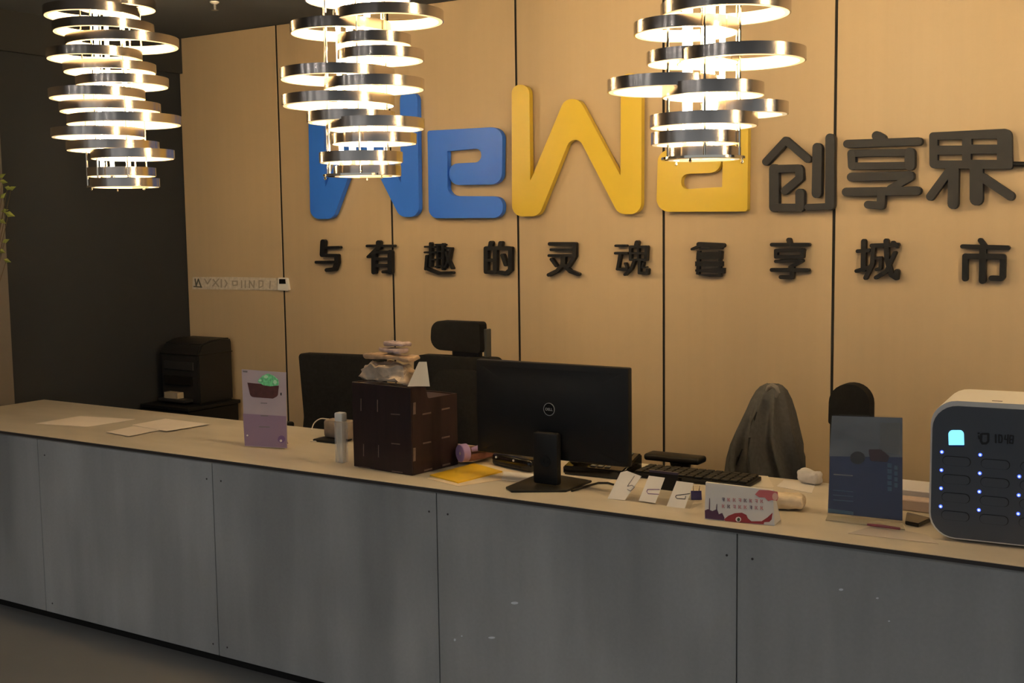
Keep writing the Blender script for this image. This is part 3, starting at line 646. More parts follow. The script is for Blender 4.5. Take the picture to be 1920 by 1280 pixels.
part('lid', nbox(b0+T, -T, T, DEP*.33, zf-T-.004, zf-.004), M_WOODBOX, og)
part('low_lid', nbox(b0+T, -T, DEP*.34, DEP-T, zb_-T-.004, zb_-.004), M_WOODBOX, og)
ivo = INV[og.name]
def tab(px, face):
    if face == 'F': mp = lambda x, y: onplane(x, y, FR, nF); n = nF
    else: mp = lambda x, y: onplane(x, y, FR, ux); n = ux
    part('tab_joint', prism(bmesh.new(), px, mp, n*.0012), M_WOODEDGE, og, True)
def rect(x0, x1, y0, y1, s=0): return [(x0, y0), (x1, y0+s), (x1, y1+s), (x0, y1)]
for x, y0, y1 in ((677, 747, 770), (708, 749, 772), (682, 832, 855), (710, 834, 857)): tab(rect(x-.7, x+.7, y0, y1), 'F')
for x0, x1, y, s in ((733, 750, 776, 1), (734, 750, 831, 1.5), (672, 694, 874.6, 2.8), (735, 755, 883.0, 2.6)): tab(rect(x0, x1, y-.9, y+.9, s), 'F')
for x0, x1, y, s in ((792, 808, 776.5, -3), (828, 843, 767.5, -3), (793, 808, 831, -3), (828, 843, 821, -3.4), (795, 810, 882, -4), (829, 844, 872.5, -4)): tab(rect(x0, x1, y-1.4, y+1.4, s), 'R')
for y0, y1 in ((755, 777), (840, 865)): tab(rect(774.5, 779, y0, y1, -1), 'R')
def tri_line(): pass

# wrapped snacks on the box
def crumple(bm, amp, sc, seed=0, cuts=6):
    bmesh.ops.subdivide_edges(bm, edges=bm.edges[:], cuts=cuts, use_grid_fill=True)
    for v in bm.verts:
        n = noise.noise_vector(v.co*sc+Vector((seed, 0, 0)))
        n += .45*noise.noise_vector(v.co*sc*2.7+Vector((0, seed, 0)))
        v.co += n*amp
    return bm
OGZ = HC+zf-.004
OM = Matrix.Translation(FR) @ Matrix.Rotation(rot, 4, 'Z')
def og_pt(x, y, z): return OM @ Vector((x, y, z))
def pile(x0, x1, y0, y1, z0, z1, tx, ty, amp, sc, seed, m, name, label, cat, bev=.01, sharp=30):
    bm = box(bmesh.new(), x0, x1, y0, y1, 0, z1-z0, bev, 2)
    for v in bm.verts:
        k = v.co.z/(z1-z0); v.co.x += ((x0+x1)/2-v.co.x)*tx*k; v.co.y += ((y0+y1)/2-v.co.y)*ty*k
    crumple(bm, amp, sc, seed)
    lo_ = min(v.co.z for v in bm.verts); bmesh.ops.translate(bm, vec=(0, 0, z0-lo_), verts=bm.verts[:])
    top = max(v.co.z for v in bm.verts)
    bmesh.ops.transform(bm, matrix=OM, verts=bm.verts[:])
    solo(name, bm, m, label, cat, smooth=True, sharp=sharp); return top
z_ = pile(b0+.025, -.03, .008, .085, zf+.001, zf+.058, .22, .15, .015, 30, 3, M_PLASTIC, 'snack_bag', 'crumpled clear-brown snack bag lying on the dark box', 'bag')
z_ = pile(b0+.045, -.02, .015, .075, z_+.001, z_+.016, .0, .0, .008, 26, 9, mat('tan_wrap', (.50, .34, .21, 1), .3, 0, .25, (30, 30, 30), .3), 'wrapped_packet', 'flat tan packet resting across the crumpled bag', 'packet', .006)
z_ = pile(b0+.115, b0+.215, .02, .07, z_+.001, z_+.017, .0, .0, .004, 40, 5, mat('pinkish_wrap', (.50, .38, .35, 1), .2, 0, .2, (40, 40, 40), .3), 'wrapped_cake', 'pinkish wrapped snack, lower of the two on top of the pile', 'snack', .007, 45)
z_ = pile(b0+.13, b0+.225, .025, .075, z_+.001, z_+.016, .0, .0, .004, 40, 8, MATS['pinkish_wrap'], 'wrapped_cake', 'pinkish wrapped snack, topmost of the pile', 'snack', .007, 45)
# white card leaning at the right corner
M_CARD = mat('folded_card', (.60, .56, .50, 1), .6)
cp_ = og_pt(-.012, .006, zf+.0015); cn_ = (Vector((CAM.x-cp_.x, CAM.y-cp_.y, 0)).normalized()+Vector((0, 0, .35))).normalized()
bm = prism(bmesh.new(), [(769, 725), (806, 725), (800, 679), (786, 679)], lambda x, y: onplane(x, y, cp_, cn_), cn_*.002)
prism(bm, [(764, 725.5), (785, 725), (790, 680), (785, 680)], lambda x, y: onplane(x, y, cp_, cn_)+cn_*.0022, cn_*.002)
lo_ = min(v.co.z for v in bm.verts); bmesh.ops.translate(bm, vec=(0, 0, HC+zf+.001-lo_), verts=bm.verts[:])
solo('folded_card', bm, M_CARD, 'pale folded card standing at the right corner of the dark box', 'card')

# ------------------------------------------------------------------ yellow folder, papers, purple items
sheet('paper_sheet', [(800, 897), (860, 912), (985, 893), (905, 862)], 'cream sheet under the yellow folder', M_CREAM, z=HC+.0014)
sheet('yellow_folder', [(806, 893), (859, 907), (942, 886), (889, 871)], 'flat yellow folder in front of the dark box', M_YELF, z=HC+.006, th=.0042)['category'] = 'folder'
sheet('paper_sheet', [(940, 900), (1000, 908), (1008, 890), (945, 885)], 'white sheet under the monitor foot', M_PAPER, z=HC+.0030)
p = onz(895, 862, HC)
tray = [onz(x, y, HC) for x, y in ((857, 870), (888, 870), (936, 856), (900, 850), (858, 858))]
for q_ in tray: q_.z = HC+.016
bm = slab(bmesh.new(), tray, .008); solo('cream_tray', bm, M_CREAM, 'cream paper tray under the brown wallet', 'tray').location.z = HC+.0075
wv = [onz(x, y, HC+.018) for x, y in ((868, 866), (930, 856), (918, 846), (872, 851))]
bm = bmesh.new(); lowv = [bm.verts.new(v) for v in wv]; hiv = [bm.verts.new(v+Vector((0, 0, .030))) for v in wv]
bm.faces.new(lowv[::-1]); bm.faces.new(hiv)
for i in range(4): j = (i+1) % 4; bm.faces.new((lowv[i], lowv[j], hiv[j], hiv[i]))
bmesh.ops.bevel(bm, geom=bm.edges[:], offset=.005, segments=2, affect='EDGES')
wa = solo('leather_wallet', bm, M_WALLET, 'brown leather wallet beside the purple roll', 'wallet', smooth=True, sharp=60)
wa.location.z = HC+.0163
rp = onz(869, 866, HC+.018)
t = thing('purple_roll', 'round purple roll standing at the corner of the dark box', 'roll', (rp.x, rp.y, HC+.016), math.radians(-25))
part('roll', lathe(bmesh.new(), [(.006, -.014), (.030, -.014), (.032, -.012), (.032, .012), (.030, .014), (.006, .014)], (0, 0, .0345), 28, True, axis='Y'), M_PURPLE, t, False, True)
part('core', lathe(bmesh.new(), [(.0058, -.013), (.0058, .013)], (0, 0, .0345), 16, axis='Y'), mat('core_cream', (.6, .5, .38, 1), .7), t, False, True)
q0 = onz(884, 843, HC+.056)
bm = tube(bmesh.new(), [q0+Vector((0, 0, .0)), q0+Vector((.02, .02, .006)), q0+Vector((.045, .05, .004))], [.008, .011, .009], 10)
solo('purple_ribbon', bm, M_PURPLE, 'small purple ribbon bundle on the brown wallet', 'ribbon', smooth=True)

# ------------------------------------------------------------------ monitor
MY = 3.25
mc = ony(1036, 770, MY); mr_ = ony(1178, 690, MY); mbz = ony(1176, 877, MY).z; mtz = mr_.z
mx = ony(1030, 767, MY).x; hwm = mr_.x-mx
mon = thing('monitor', 'black monitor seen from behind with round badge on its back', 'monitor', (mx, MY, HC), 0)
Zl = lambda z: z-HC
part('screen_frame', nbox(-hwm, hwm, .0, .028, Zl(mbz), Zl(mtz), .006, 2), M_BLK, mon, False, True)
bm = bmesh.new()
o_ = [(-hwm*.96, Zl(mbz)+.006), (hwm*.96, Zl(mbz)+.006), (hwm*.96, Zl(mtz)-.016), (-hwm*.96, Zl(mtz)-.016)]; i_ = [(x*.62, .13+(z-.0)*.58) for x, z in o_]
zm = (Zl(mbz)+Zl(mtz))/2; i_ = [(x*.6, zm+(z-zm)*.66) for x, z in o_]
va = [bm.verts.new((x, .001, z)) for x, z in o_]; vb = [bm.verts.new((x, -.022, z)) for x, z in i_]
for i in range(4): j = (i+1) % 4; bm.faces.new((va[i], va[j], vb[j], vb[i]))
bm.faces.new(vb); bm.faces.new(va[::-1])
bmesh.ops.bevel(bm, geom=bm.edges[:], offset=.004, segments=2, affect='EDGES')
part('back_housing', bm, M_BLK, mon, False, True)
part('screen', nbox(-hwm+.012, hwm-.012, .0281, .0287, Zl(mbz)+.02, Zl(mtz)-.012), M_GLOSS, mon)
lz = Zl(ony(1030, 767, MY-.022).z); BX = ony(1030, 767, MY-.022).x-mx
bd = part('badge', lathe(bmesh.new(), [(.001, -.0222), (.019, -.0222), (.019, -.0238), (.001, -.0238)], (BX, 0, lz), 32, axis='Y'), M_GLOSS, mon)
part('badge_ring', lathe(bmesh.new(), [(.0190, -.0222), (.0208, -.0222), (.0208, -.0245), (.0190, -.0245)], (BX, 0, lz), 32, True, axis='Y'), mat('badge_silver', (.45, .45, .44, 1), .4, .6), bd)
def text_mesh(body, width, loc, depth, offc=.01):
    cu = bpy.data.curves.new('t', 'FONT'); cu.body = body; cu.offset = offc; cu.extrude = .02
    ob = bpy.data.objects.new('t', cu); COL.objects.link(ob); dg = bpy.context.evaluated_depsgraph_get()
    me = bpy.data.meshes.new_from_object(ob.evaluated_get(dg)); bpy.data.objects.remove(ob); bpy.data.curves.remove(cu)
    bm = bmesh.new(); bm.from_mesh(me); bpy.data.meshes.remove(me)
    xs = [v.co.x for v in bm.verts]; ys = [v.co.y for v in bm.verts]; s = width/(max(xs)-min(xs)); cx, cy = (max(xs)+min(xs))/2, (max(ys)+min(ys))/2
    for v in bm.verts: v.co = Vector((loc[0]+(v.co.x-cx)*s, loc[1]-(v.co.z+.02)/.04*depth, loc[2]+(v.co.y-cy)*s))
    return bm
part('badge_lettering', text_mesh('DELL', .026, (BX, -.0238, lz), .0006), MATS['badge_silver'], bd)
stx = ony(1028, 880, MY-.03).x-mx
so = part('stand_column', soft(stx-.046, stx+.046, -.052, -.022, .012, Zl(ony(1028, 812, MY-.05).z), .008, 2), M_BLK, mon, False, True)
part('cable_hole', lathe(bmesh.new(), [(.006, -.0522), (.018, -.0522), (.018, -.0540), (.006, -.0540)], (stx+.003, 0, Zl(ony(1026, 865, MY-.052).z)), 20, True, axis='Y'), M_GLOSS, so)
pb = [onz(948, 912, HC+.008), onz(958, 919, HC+.008), onz(1062, 918, HC+.008), onz(1110, 900, HC+.008), onz(1045, 889, HC+.008), onz(1003, 890, HC+.008)]
bm = slab(bmesh.new(), pb, .0075); bmesh.ops.bevel(bm, geom=bm.edges[:], offset=.002, segments=1, affect='EDGES')
part('stand_foot', bm, M_BLK, mon, True)

# ------------------------------------------------------------------ things under and behind the monitor
ph = onz(1120, 894, HC)
dk = thing('desk_phone', 'glossy black desk telephone below the monitor', 'telephone', (ph.x-.012, ph.y+.062, HC), math.radians(4))
bm = bmesh.new()
prf = [(-.075, .001), (-.075, .03), (.085, .063), (.095, .055), (.095, .001)]
A = [bm.verts.new((-.115, a, b)) for a, b in prf]; B = [bm.verts.new((.105, a, b)) for a, b in prf]
bm.faces.new(A); bm.faces.new(B[::-1])
for i in range(5): j = (i+1) % 5; bm.faces.new((A[i], B[i], B[j], A[j]))
bmesh.ops.bevel(bm, geom=bm.edges[:], offset=.005, segments=2, affect='EDGES')
part('body', bm, M_GLOSS, dk, False, True, 40)
hs = tube(bmesh.new(), [(-.075, -.07, .047), (-.075, -.05, .058), (-.075, 0, .072), (-.075, .06, .086), (-.075, .085, .082)], [.016, .021, .014, .021, .016], 12)
part('handset', hs, M_GLOSS, dk, False, True)
for r in range(4):
    for c in range(3):
        y = -.06+r*.025; z = .0305+(y+.075)*.206
        part('key', nbox(-.02+c*.026, -.002+c*.026, y, y+.016, z, z+.004, .001, 1), mat('key_grey', (.10, .10, .10, 1), .4), dk)
part('display', nbox(-.025, .08, .045, .08, .056, .0635), mat('lcd', (.18, .20, .18, 1), .15), dk)
cr_ = onz(955, 880, HC)
rd_ = thing('card_reader', 'small glossy black card reader left of the monitor foot', 'card reader', (cr_.x, cr_.y+.06, HC), math.radians(-15))
part('body', soft(-.085, .115, -.055, .055, .001, .046, .014, 3), M_GLOSS, rd_, False, True)
part('slot', nbox(-.07, .07, -.0555, -.052, .012, .018), M_KICK, rd_)
for x in (-.055, .035): part('indicator', lathe(bmesh.new(), [(.004, -.0556), (.004, -.0575)], (x, 0, .034), 10, axis='Y'), M_WHITEP, rd_)
kb = onz(1265, 890, HC)
ky = thing('keyboard', 'black keyboard lying behind the paper slips', 'keyboard', (kb.x+.09, 3.56, HC), math.radians(2))
part('case', soft(-.20, .20, -.07, .07, .001, .016, .004, 2), M_BLK, ky, False, True)
km = nbox(-.0125, .0125, -.0105, .0105, 0, .007, .0015, 1); kme = None
for r in range(5):
    for c in range(13):
        if kme is None: o = link('key', km, M_BLK, ky); kme = o.data
        else: o = bpy.data.objects.new('key', kme); COL.objects.link(o); o.parent = ky
        o.location = (-.18+c*.03, -.052+r*.026, .0162)
p = onz(1150, 882, HC)
cable_pts = [onz(x, y, HC+.004) for x, y in ((1072, 920), (1100, 911), (1122, 905), (1140, 905), (1150, 908))]
solo('black_cable', tube(bmesh.new(), cable_pts, .0035, 8), M_BLK, 'black cable curving out from the monitor foot', 'cable', smooth=True)

# ------------------------------------------------------------------ slip stand with three slips
S0 = onz(1200, 941, HC).y
hold = thing('slip_holder', 'clear acrylic holder carrying three paper slips', 'holder', (onz(1215, 945, HC).x, S0+.03, HC))
LEAN = .085
sl_n = Vector((0, -1, LEAN/.10*1.0)).normalized()
SP = Vector((0, S0-.004, HC+.003))
smp = lambda x, y: onplane(x, y, SP, sl_n)
part('sloped_plate', prism(bmesh.new(), [(1142, 936), (1292, 957), (1306, 930), (1180, 910)], smp, sl_n*.0008), M_CLEAR, hold, True)
b_ = [onz(1142, 936, HC), onz(1292, 957, HC)]
part('base_plate', nbox(b_[0].x, b_[1].x, S0-.004, S0+.07, HC+.0005, HC+.0035), M_CLEAR, hold, True)
def slip(px, label, clip, cl, m=M_PAPER):
    o = solo('paper_slip', prism(bmesh.new(), px, smp, sl_n*.0012, off=.001), m, label, 'paper', 'clipped paper slips')
    c = strokes(bmesh.new(), [(clip, 1.1)], lambda x, y: smp(x, y)+sl_n*.0022, sl_n*.001)
    ob = solo('paper_clip', c, cl, label.replace('white paper slip', 'wire paper clip on the slip'), 'paper clip', 'paper clips')
    return o
slip([(1139.5, 935), (1172, 938), (1203, 893), (1176, 883), (1164, 886)], 'white paper slip nearest the monitor', [(1190, 893), (1177, 912), (1186, 910), (1190, 914), (1183, 921), (1177, 918)], M_SILVER)
slip([(1198, 939), (1229, 943.5), (1247, 896), (1217, 892)], 'white paper slip in the middle of the three', [(1237, 918), (1215, 918), (1213, 922), (1216, 926), (1236, 927)], mat('clip_violet', (.22, .12, .30, 1), .3, .4))
slip([(1250, 950), (1284, 954), (1301, 906), (1269, 902)], 'white paper slip nearest the printed tent box', [(1294, 926), (1269, 929), (1267, 932), (1270, 935), (1285, 936), (1286, 931)], mat('clip_dark', (.06, .06, .07, 1), .3, .6))
# black card stand behind the middle slip
a = onz(1218, 915, HC); b = onz(1272, 921, HC)
bc = thing('card_stand', 'small black upright card stand behind the middle paper slip', 'stand', ((a.x+b.x)/2, 3.36, HC))
ay = 3.36; x0 = ony(1217, 900, ay).x; x1 = ony(1271, 900, ay).x; zt2 = ony(1217, 881, ay).z
part('front_plate', nbox(x0, x1, ay, ay+.004, HC+.001, zt2, .001, 1), M_BLK, bc, True)
part('top_edge', nbox(x0, x1, ay-.001, ay+.006, zt2-.006, zt2+.001), mat('edge_violet', (.05, .04, .08, 1), .3), bc, True)
part('rear_plate', nbox(x0, x1, ay+.03, ay+.034, HC+.001, zt2-.02, .001, 1), M_BLK, bc, True)
part('floor_plate', nbox(x0, x1, ay+.004, ay+.03, HC+.001, HC+.005), M_BLK, bc, True)
# indigo binder clip
p = onz(1304, 936, HC)
cl = thing('binder_clip', 'small indigo binder clip beside the last paper slip', 'binder clip', (p.x, p.y+.005, HC), math.radians(30))
bm = bmesh.new(); A = [bm.verts.new((-.016, a, b)) for a, b in ((-.014, .001), (.012, .001), (.0, .026))]; B = [bm.verts.new((.016, a, b)) for a, b in ((-.014, .001), (.012, .001), (.0, .026))]
bm.faces.new(A); bm.faces.new(B[::-1])
for i in range(3): j = (i+1) % 3; bm.faces.new((A[i], B[i], B[j], A[j]))
part('jaw', bm, M_BCLIP, cl)
part('lever', tube(bmesh.new(), [(-.008, 0, .025), (-.010, -.012, .045), (.010, -.012, .045), (.008, 0, .025)], .0012, 6), M_SILVER, cl, False, True)

# ------------------------------------------------------------------ printed tent box
TA, TB = onz(1321, 973, HC), onz(1452, 986, HC); ux2 = (TB-TA).normalized(); n2 = Vector((ux2.y, -ux2.x, 0)); lean = .32
tn2 = (n2+Vector((0, 0, lean))).normalized()
tb = thing('tent_box', 'white triangular card box printed with red ribbon and cherries', 'box', (TA+TB)/2)
TM2 = lambda x, y: onplane(x, y, TA, tn2)
f4 = [TA, TB, TM2(1449, 919), TM2(1323, 904)]
bm = bmesh.new()
bk = [f4[0]-n2*.075, f4[1]-n2*.075]
bk2 = [f4[3]-n2*.012, f4[2]-n2*.012]
z1 = (f4[2].z+f4[3].z)/2
for p_ in (f4[0], f4[1], bk[0], bk[1]): p_.z = HC+.001
V = [bm.verts.new(p) for p in (f4[0], f4[1], f4[2], f4[3], bk[0], bk[1], bk2[1], bk2[0])]
for f in ((0, 1, 2, 3), (1, 5, 6, 2), (5, 4, 7, 6), (4, 0, 3, 7), (3, 2, 6, 7), (0, 4, 5, 1)): bm.faces.new([V[i] for i in f])
part('card_body', bm, mat('tent_white', (.66, .64, .62, 1), .55), tb, True)
def tp_(name, poly, m, k): return part(name, prism(bmesh.new(), poly, TM2, tn2*(.0006+.0004*k)), m, tb, True)
def q2(x, y): return (1100+x/4.174, 820+y/4.174)
def q2l(L): return [q2(*p) for p in L]
tp_('ribbon_print', q2l([(1075, 640), (1110, 612), (1160, 592), (1215, 588), (1250, 605), (1262, 632), (1290, 655), (1370, 655), (1415, 625), (1455, 588), (1448, 640), (1430, 660), (1390, 662), (1385, 678), (1200, 664), (1085, 652)]), M_RED, 1)
tp_('cherry_print', [q2(p[0], p[1]) for p in circ(1188, 640, 22, 16, 20)], M_PAPER, 2); tp_('cherry_print', [q2(p[0], p[1]) for p in circ(1190, 642, 12, 14, 14)], mat('print_leaf', (.03, .06, .02, 1), .5), 3)
tp_('berry_print', q2l([(925, 570), (950, 560), (985, 575), (1020, 560), (1035, 600), (1060, 590), (1078, 625), (1075, 648), (928, 632)]), M_PLUM, 1)
for x, y0, y1 in ((960, 475, 570), (1016, 520, 568)): tp_('stem_print', q2l([(x-3, y1), (x+2, y0), (x+5, y0), (x+4, y1)]), M_PLUM, 2)
tp_('flower_print', q2l([(1318, 445), (1350, 410), (1420, 412), (1495, 425), (1500, 470), (1490, 496), (1450, 490), (1420, 497), (1395, 470), (1350, 468)]), M_PINK, 1)
tp_('flower_print', [q2(p[0], p[1]) for p in circ(1475, 462, 22, 16, 30)], mat('print_blush', (.62, .38, .32, 1), .5), 2)
for row, y in ((0, 485), (1, 538)):
    for k in range(8):
        x = 1062+k*43; s = [[(x, y-14), (x, y+12)], [(x+14, y-12), (x+8, y), (x+16, y+12)]] if (k+row) % 3 else [[(x, y-12), (x+16, y-12), (x+14, y+12)], [(x+2, y+2), (x+14, y+2)]]
        mm = M_PINK if (k*3+row) % 4 else M_PLUM
        part('lettering', strokes(bmesh.new(), [([q2(a+.0, b+(a-1062)*.045) for a, b in L], 1.0) for L in s], lambda a, b: TM2(a, b), tn2*.0012), mm, tb, True)
# tissue pack and papers behind the tent box
ta, tb2 = onz(1478, 968, HC), onz(1506, 960, HC)
tz = ony(1500, 928, tb2.y).z-HC
bm = box(bmesh.new(), -.055, .05, -.035, .035, .001, tz*.8, .012, 3); crumple(bm, .004, 40, 2)
mz = min(v.co.z for v in bm.verts)
bmesh.ops.transform(bm, matrix=Matrix.Translation((tb2.x-.055, tb2.y+.02, HC-mz+.001)) @ Matrix.Rotation(math.radians(12), 4, 'Z'), verts=bm.verts[:])
solo('tissue_pack', bm, M_TISSUE, 'cream tissue pack behind the printed tent box', 'tissue pack', smooth=True, sharp=50)
sheet('paper_sheet', [(1335, 898), (1348, 886), (1440, 893), (1452, 915), (1380, 910)], 'cream sheet on the worktop behind the tent box', mat('pale_sheet', (.70, .64, .55, 1), .7), z=HC+.0014)
sheet('paper_sheet', [(1456, 912), (1470, 900), (1530, 906), (1522, 925)], 'white sheet with grey heading in front of the jacket', M_PAPER, z=HC+.0014)
# small white folded cloth at the back edge
a = onz(1522, 902, HC)
bm = soft(-.028, .045, -.025, .025, .001, .042, .012, 3); crumple(bm, .006, 30, 4); mz = min(v.co.z for v in bm.verts)
bmesh.ops.transform(bm, matrix=Matrix.Translation((a.x, 3.672, HC-mz+.001)) @ Matrix.Rotation(math.radians(-15), 4, 'Z'), verts=bm.verts[:])
solo('folded_cloth', bm, mat('cloth_white', (.58, .55, .54, 1), .8, 0, .1, (30, 30, 30)), 'white folded cloth at the back edge beside the jacket', 'cloth', smooth=True, sharp=50)

# ------------------------------------------------------------------ blue poster in acrylic stand
BA, BB = onz(1552, 967, HC), onz(1693, 984, HC); by = (BA.y+BB.y)/2
bux = (BB-BA).normalized(); bn = Vector((bux.y, -bux.x, 0)); blean = .10
bnt = (bn+Vector((0, 0, blean))).normalized()
bs = thing('poster_stand', 'clear acrylic stand holding a navy and grey poster', 'stand', (BA+BB)/2)
BM2 = lambda x, y: onplane(x, y, BA, bnt)
part('acrylic_sheet', prism(bmesh.new(), round_poly([(1551, 968), (1693, 985), (1694, 780, 8), (1559, 776, 4)]), BM2, bnt*.0025, off=.0008), M_CLEAR, bs, True)
po = part('poster', prism(bmesh.new(), [(1552, 961), (1692, 976), (1692, 783), (1560, 779)], BM2, -bnt*.0012), M_NAVY, bs, True)
def bp2(name, poly, m, k): return part(name, prism(bmesh.new(), poly, BM2, bnt*(.0002*k)), m, po, True)
bp2('grey_photo', [(1555, 855), (1692, 857), (1692, 783.4), (1560, 779.4)], M_POSTG, 1)
bp2('photo_shape', circ(1608, 858, 14, 18, 12), mat('photo_dark', (.02, .02, .025, 1), .3), 2)
bp2('photo_shape', round_poly([(1628, 842, 3), (1652, 842, 4), (1668, 855, 3), (1664, 866, 3), (1632, 864, 5)]), mat('photo_maroon', (.03, .012, .02, 1), .3), 2)
bp2('photo_panel', [(1650, 792), (1688, 793), (1688, 852), (1650, 846)], mat('photo_pale', (.11, .125, .14, 1), .3), 2)
mpr = mat('poster_blue_print', (.05, .11, .20, 1), .3)
bp2('text_line', [(1563, 888), (1599, 890.5), (1599, 892.5), (1563, 890)], mat('poster_grey_print', (.18, .18, .20, 1), .3), 2)
for k in range(5):
    bp2('lettering', rect(1664, 1672, 868+k*11, 876+k*11, .8), mpr, 2)
    if k < 4: bp2('lettering', rect(1677, 1683, 872+k*11, 880+k*11, .8), mpr, 2)
for k in range(3): bp2('text_line', rect(1562, 1600, 918+k*9, 919.2+k*9, 3), mpr, 2)
bp2('poster_foot', [(1552.5, 953), (1600, 959), (1600, 965), (1552.3, 960)], mpr, 2)
fb = [onz(1552, 967, HC), onz(1693, 984, HC), onz(1697, 994, HC), onz(1548, 976, HC)]
for p_ in fb: p_.z = HC+.0035
part('foot_plate', slab(bmesh.new(), fb, .003), mat('acrylic_foot', (.70, .62, .45, 1), .1, trans=.4), bs, True)
solo('red_pen', tube(bmesh.new(), [onz(1626, 983, HC+.008), onz(1645, 985, HC+.008), onz(1688, 991, HC+.008)], [.003, .0045, .0035], 8), mat('pen_red', (.20, .03, .05, 1), .35), 'dark red pen lying on the poster stand foot', 'pen', smooth=True)
sheet('paper_sheet', [(1590, 1000), (1640, 985), (1740, 1003), (1760, 1020)], 'thin pale plastic sheet between poster stand and charger', mat('film', (.58, .52, .46, 1), .25), z=HC+.0012, th=.0006)

# ------------------------------------------------------------------ white box, slab and black phone between poster and charger
a = ony(1697, 921, 3.52); b = ony(1745, 921, 3.52)
wx = solo('white_carton', nbox(a.x-.05, b.x+.03, 3.52, 3.66, HC+.0005, ony(1715, 919, 3.52).z, .003, 1), mat('carton_white', (.66, .64, .68, 1), .5), 'white carton between poster stand and charging station', 'carton')
solo('pink_box', nbox(a.x-.03, b.x+.02, 3.455, 3.51, HC+.0005, HC+.034, .003, 1), mat('carton_pink', (.62, .50, .47, 1), .5), 'low pinkish box in front of the white carton', 'box')
pp = [onz(x, y, HC) for x, y in ((1697, 984), (1722, 989), (1746, 978), (1700, 967))]
bm = slab(bmesh.new(), [Vector((p.x, p.y, HC+.012)) for p in pp], .0115)
bmesh.ops.bevel(bm, geom=bm.edges[:], offset=.002, segments=2, affect='EDGES')
solo('black_phone', bm, M_GLOSS, 'black mobile phone lying beside the charging station', 'phone', smooth=True, sharp=40)

# ------------------------------------------------------------------ charging station
CR = math.radians(4.3)
C0 = onz(1790, 1014, HC); cux = Vector((math.cos(CR), math.sin(CR), 0)); cn = Vector((cux.y, -cux.x, 0))
CP = C0+Vector((0, 0, 0))
cm = lambda x, y: onplane(x, y, CP, cn)
XL = (cm(1743, 900)-C0).dot(cux); ZT = cm(1850, 763).z-HC
CW = .44; 
cs = thing('charging_station', 'white power bank charging station with grey face and glowing blue lights', 'charging station', C0, CR)
SDEP = .24
def rrect(x0, x1, z0, z1, r): return round_poly([(x0, z0, r), (x1, z0, r), (x1, z1, r), (x0, z1, r)])
bm = prism(bmesh.new(), rrect(XL, XL+CW, .006, ZT+.012, .065), lambda x, z: (x, SDEP, z), (0, -SDEP, 0))
bmesh.ops.bevel(bm, geom=[e for e in bm.edges if len(e.link_faces) == 2 and e.calc_face_angle(0) > 1.2], offset=.012, segments=3, affect='EDGES')
part('shell', bm, M_SHELL, cs, False, True, 35)
FD = -.004
part('face_plate', prism(bmesh.new(), rrect(XL+.005, XL+CW-.005, .010, ZT-.001, .062), lambda x, z: (x, 0.002, z), (0, FD-.002, 0)), M_FACE, cs, False, True, 40)
for x in (XL+.08, XL+CW-.08): part('foot', lathe(bmesh.new(), [(.015, 0), (.015, .01)], (x, .12, 0), 14), M_BLK, cs, False, True)
CP2 = C0+cn*.0042
def fm(x, y):
    p = onplane(x, y, CP2, cn)-C0; return (p.dot(cux), p.z)
FMAP = lambda x, y: onplane(x, y, CP2, cn)
led0 = [fm(1766, 847), fm(1765, 881), fm(1765, 915), fm(1764, 949)]; dxc = fm(1838, 852)[0]-led0[0][0]
dzc = (led0[0][1]-led0[3][1])/3
for c in range(4):
    for r in range(4):
        lx = led0[0][0]+c*dxc; lz_ = led0[0][1]-r*dzc
        if c >= 2 and r == 0 and c == 2: pass
        sx0, sx1 = lx+.002, lx+.072; sz1, sz0 = lz_-.009, lz_-.034
        if c == 3: sx1 = min(sx1, XL+CW-.02)
        sl = part('slot', prism(bmesh.new(), rrect(sx0, sx1, sz0, sz1, .012), lambda x, z: (x, -.004, z), (0, -.0008, 0)), M_GROOVE, cs)
        part('power_bank_end', prism(bmesh.new(), rrect(sx0+.0012, sx1-.0022, sz0+.0006, sz1-.0018, .011), lambda x, z: (x, -.0044, z), (0, -.0012, 0)), M_FACE, sl)
        if c == 2 and r == 0: continue
        part('indicator_light', lathe(bmesh.new(), [(.0046, -.0042), (.0046, -.0048), (.003, -.0056)], (lx, 0, lz_), 14, axis='Y'), M_LED, sl, False, True)
        part('light_core', lathe(bmesh.new(), [(.0021, -.0056), (.0021, -.0060)], (lx, 0, lz_), 10, axis='Y'), M_LEDW, sl)
scp = [fm(*p) for p in round_poly([(1779, 834, 1), (1778, 806, 8), (1807, 806, 8), (1808, 834, 1)])]
part('screen', prism(bmesh.new(), scp, lambda x, z: (x, -.004, z), (0, -.0012, 0)), M_SCREEN, cs)
part('screen_edge', prism(bmesh.new(), [fm(*p) for p in ((1779, 834), (1808, 834.5), (1808, 837), (1780, 836.5))], lambda x, z: (x, -.004, z), (0, -.0012, 0)), mat('screen_navy', (.01, .03, .25, 1), .3), cs)
def cstroke(name, sts): 
    bm = strokes(bmesh.new(), sts, FMAP, cn*.0012); part(name, bm, M_GROOVE, cs, True)
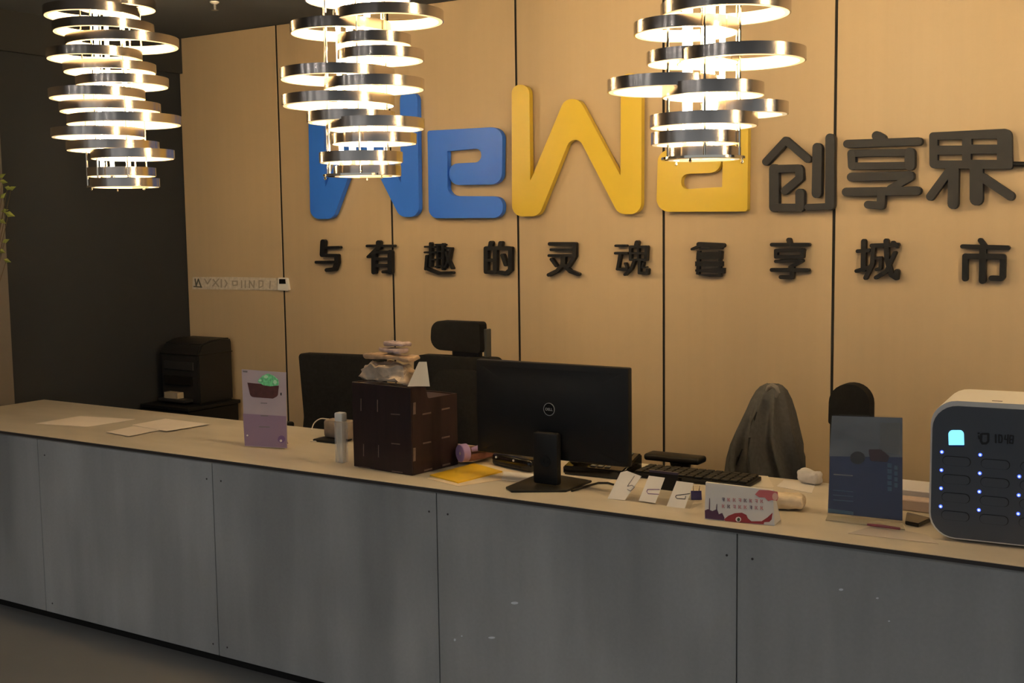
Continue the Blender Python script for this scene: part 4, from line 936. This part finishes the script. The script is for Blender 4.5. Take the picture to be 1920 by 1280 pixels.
cstroke('logo', [([(1840, 814), (1839, 826), (1842, 831), (1849, 831), (1853, 827), (1853, 814)], 4.2), ([(1842, 813), (1853, 813)], 3.6), ([(1834.5, 812), (1835.5, 812)], 3.2), ([(1835, 817), (1836, 822)], 3)])
cstroke('lettering', [([(1867, 815), (1867, 829)], 3), ([(1873, 815), (1873, 829)], 2.6), ([(1873, 815), (1878, 816), (1879, 822), (1878, 829), (1873, 829)], 2.4), ([(1885, 816), (1884, 823), (1889, 824)], 2.2), ([(1890, 815), (1889, 831)], 2.4), ([(1894, 816), (1900, 817), (1899, 831), (1893, 830), (1894, 816)], 2.4), ([(1893, 823), (1900, 824)], 2)])
pt_ = []
part('top_mark', nbox(XL+.145, XL+.17, .03, .04, ZT+.0118, ZT+.0126), M_PGREY, cs)

# ------------------------------------------------------------------ vase of twigs at the left end of the counter
vz = Vector((-5.02, 3.26, HC))
vs3 = thing('twig_vase', 'slender vase of leafy twigs at the far left end of the counter', 'plant', vz)
part('vase', lathe(bmesh.new(), [(.045, .001), (.055, .02), (.06, .15), (.04, .26), (.028, .32), (.034, .34), (.028, .338), (.02, .30)], n=24), mat('vase_grey', (.12, .12, .12, 1), .25), vs3, False, True)
tips = [(5, 340), (14, 352), (21, 353), (16, 401), (3, 414), (9, 452), (12, 488), (2, 330), (7, 395), (2, 470), (4, 368)]
random.seed(4)
lm = None
for (x, y) in tips:
    P = ony(x, y, 3.27+random.uniform(-.03, .05))
    part('twig', tube(bmesh.new(), [vz+Vector((0, 0, .31)), vz+(P-vz)*.5+Vector((-.02, 0, .12)), P], [.003, .0022, .0012], 6), M_STEM, vs3, True, True)
    L = .034 if y != 401 else .045
    d = (RT*random.uniform(.5, 1)+UP*random.uniform(-.6, .6)).normalized(); sd_ = d.cross(FW).normalized()*.30
    bm = bmesh.new(); v0 = bm.verts.new(P-d*L*.4); v1 = bm.verts.new(P+sd_*L+FW*.003); v2 = bm.verts.new(P+d*L*.7); v3 = bm.verts.new(P-sd_*L+FW*.003); vc = bm.verts.new(P-FW*.004)
    for a, b in ((v0, v1), (v1, v2), (v2, v3), (v3, v0)): bm.faces.new((a, b, vc))
    part('leaf', bm, M_LEAF, vs3, True)
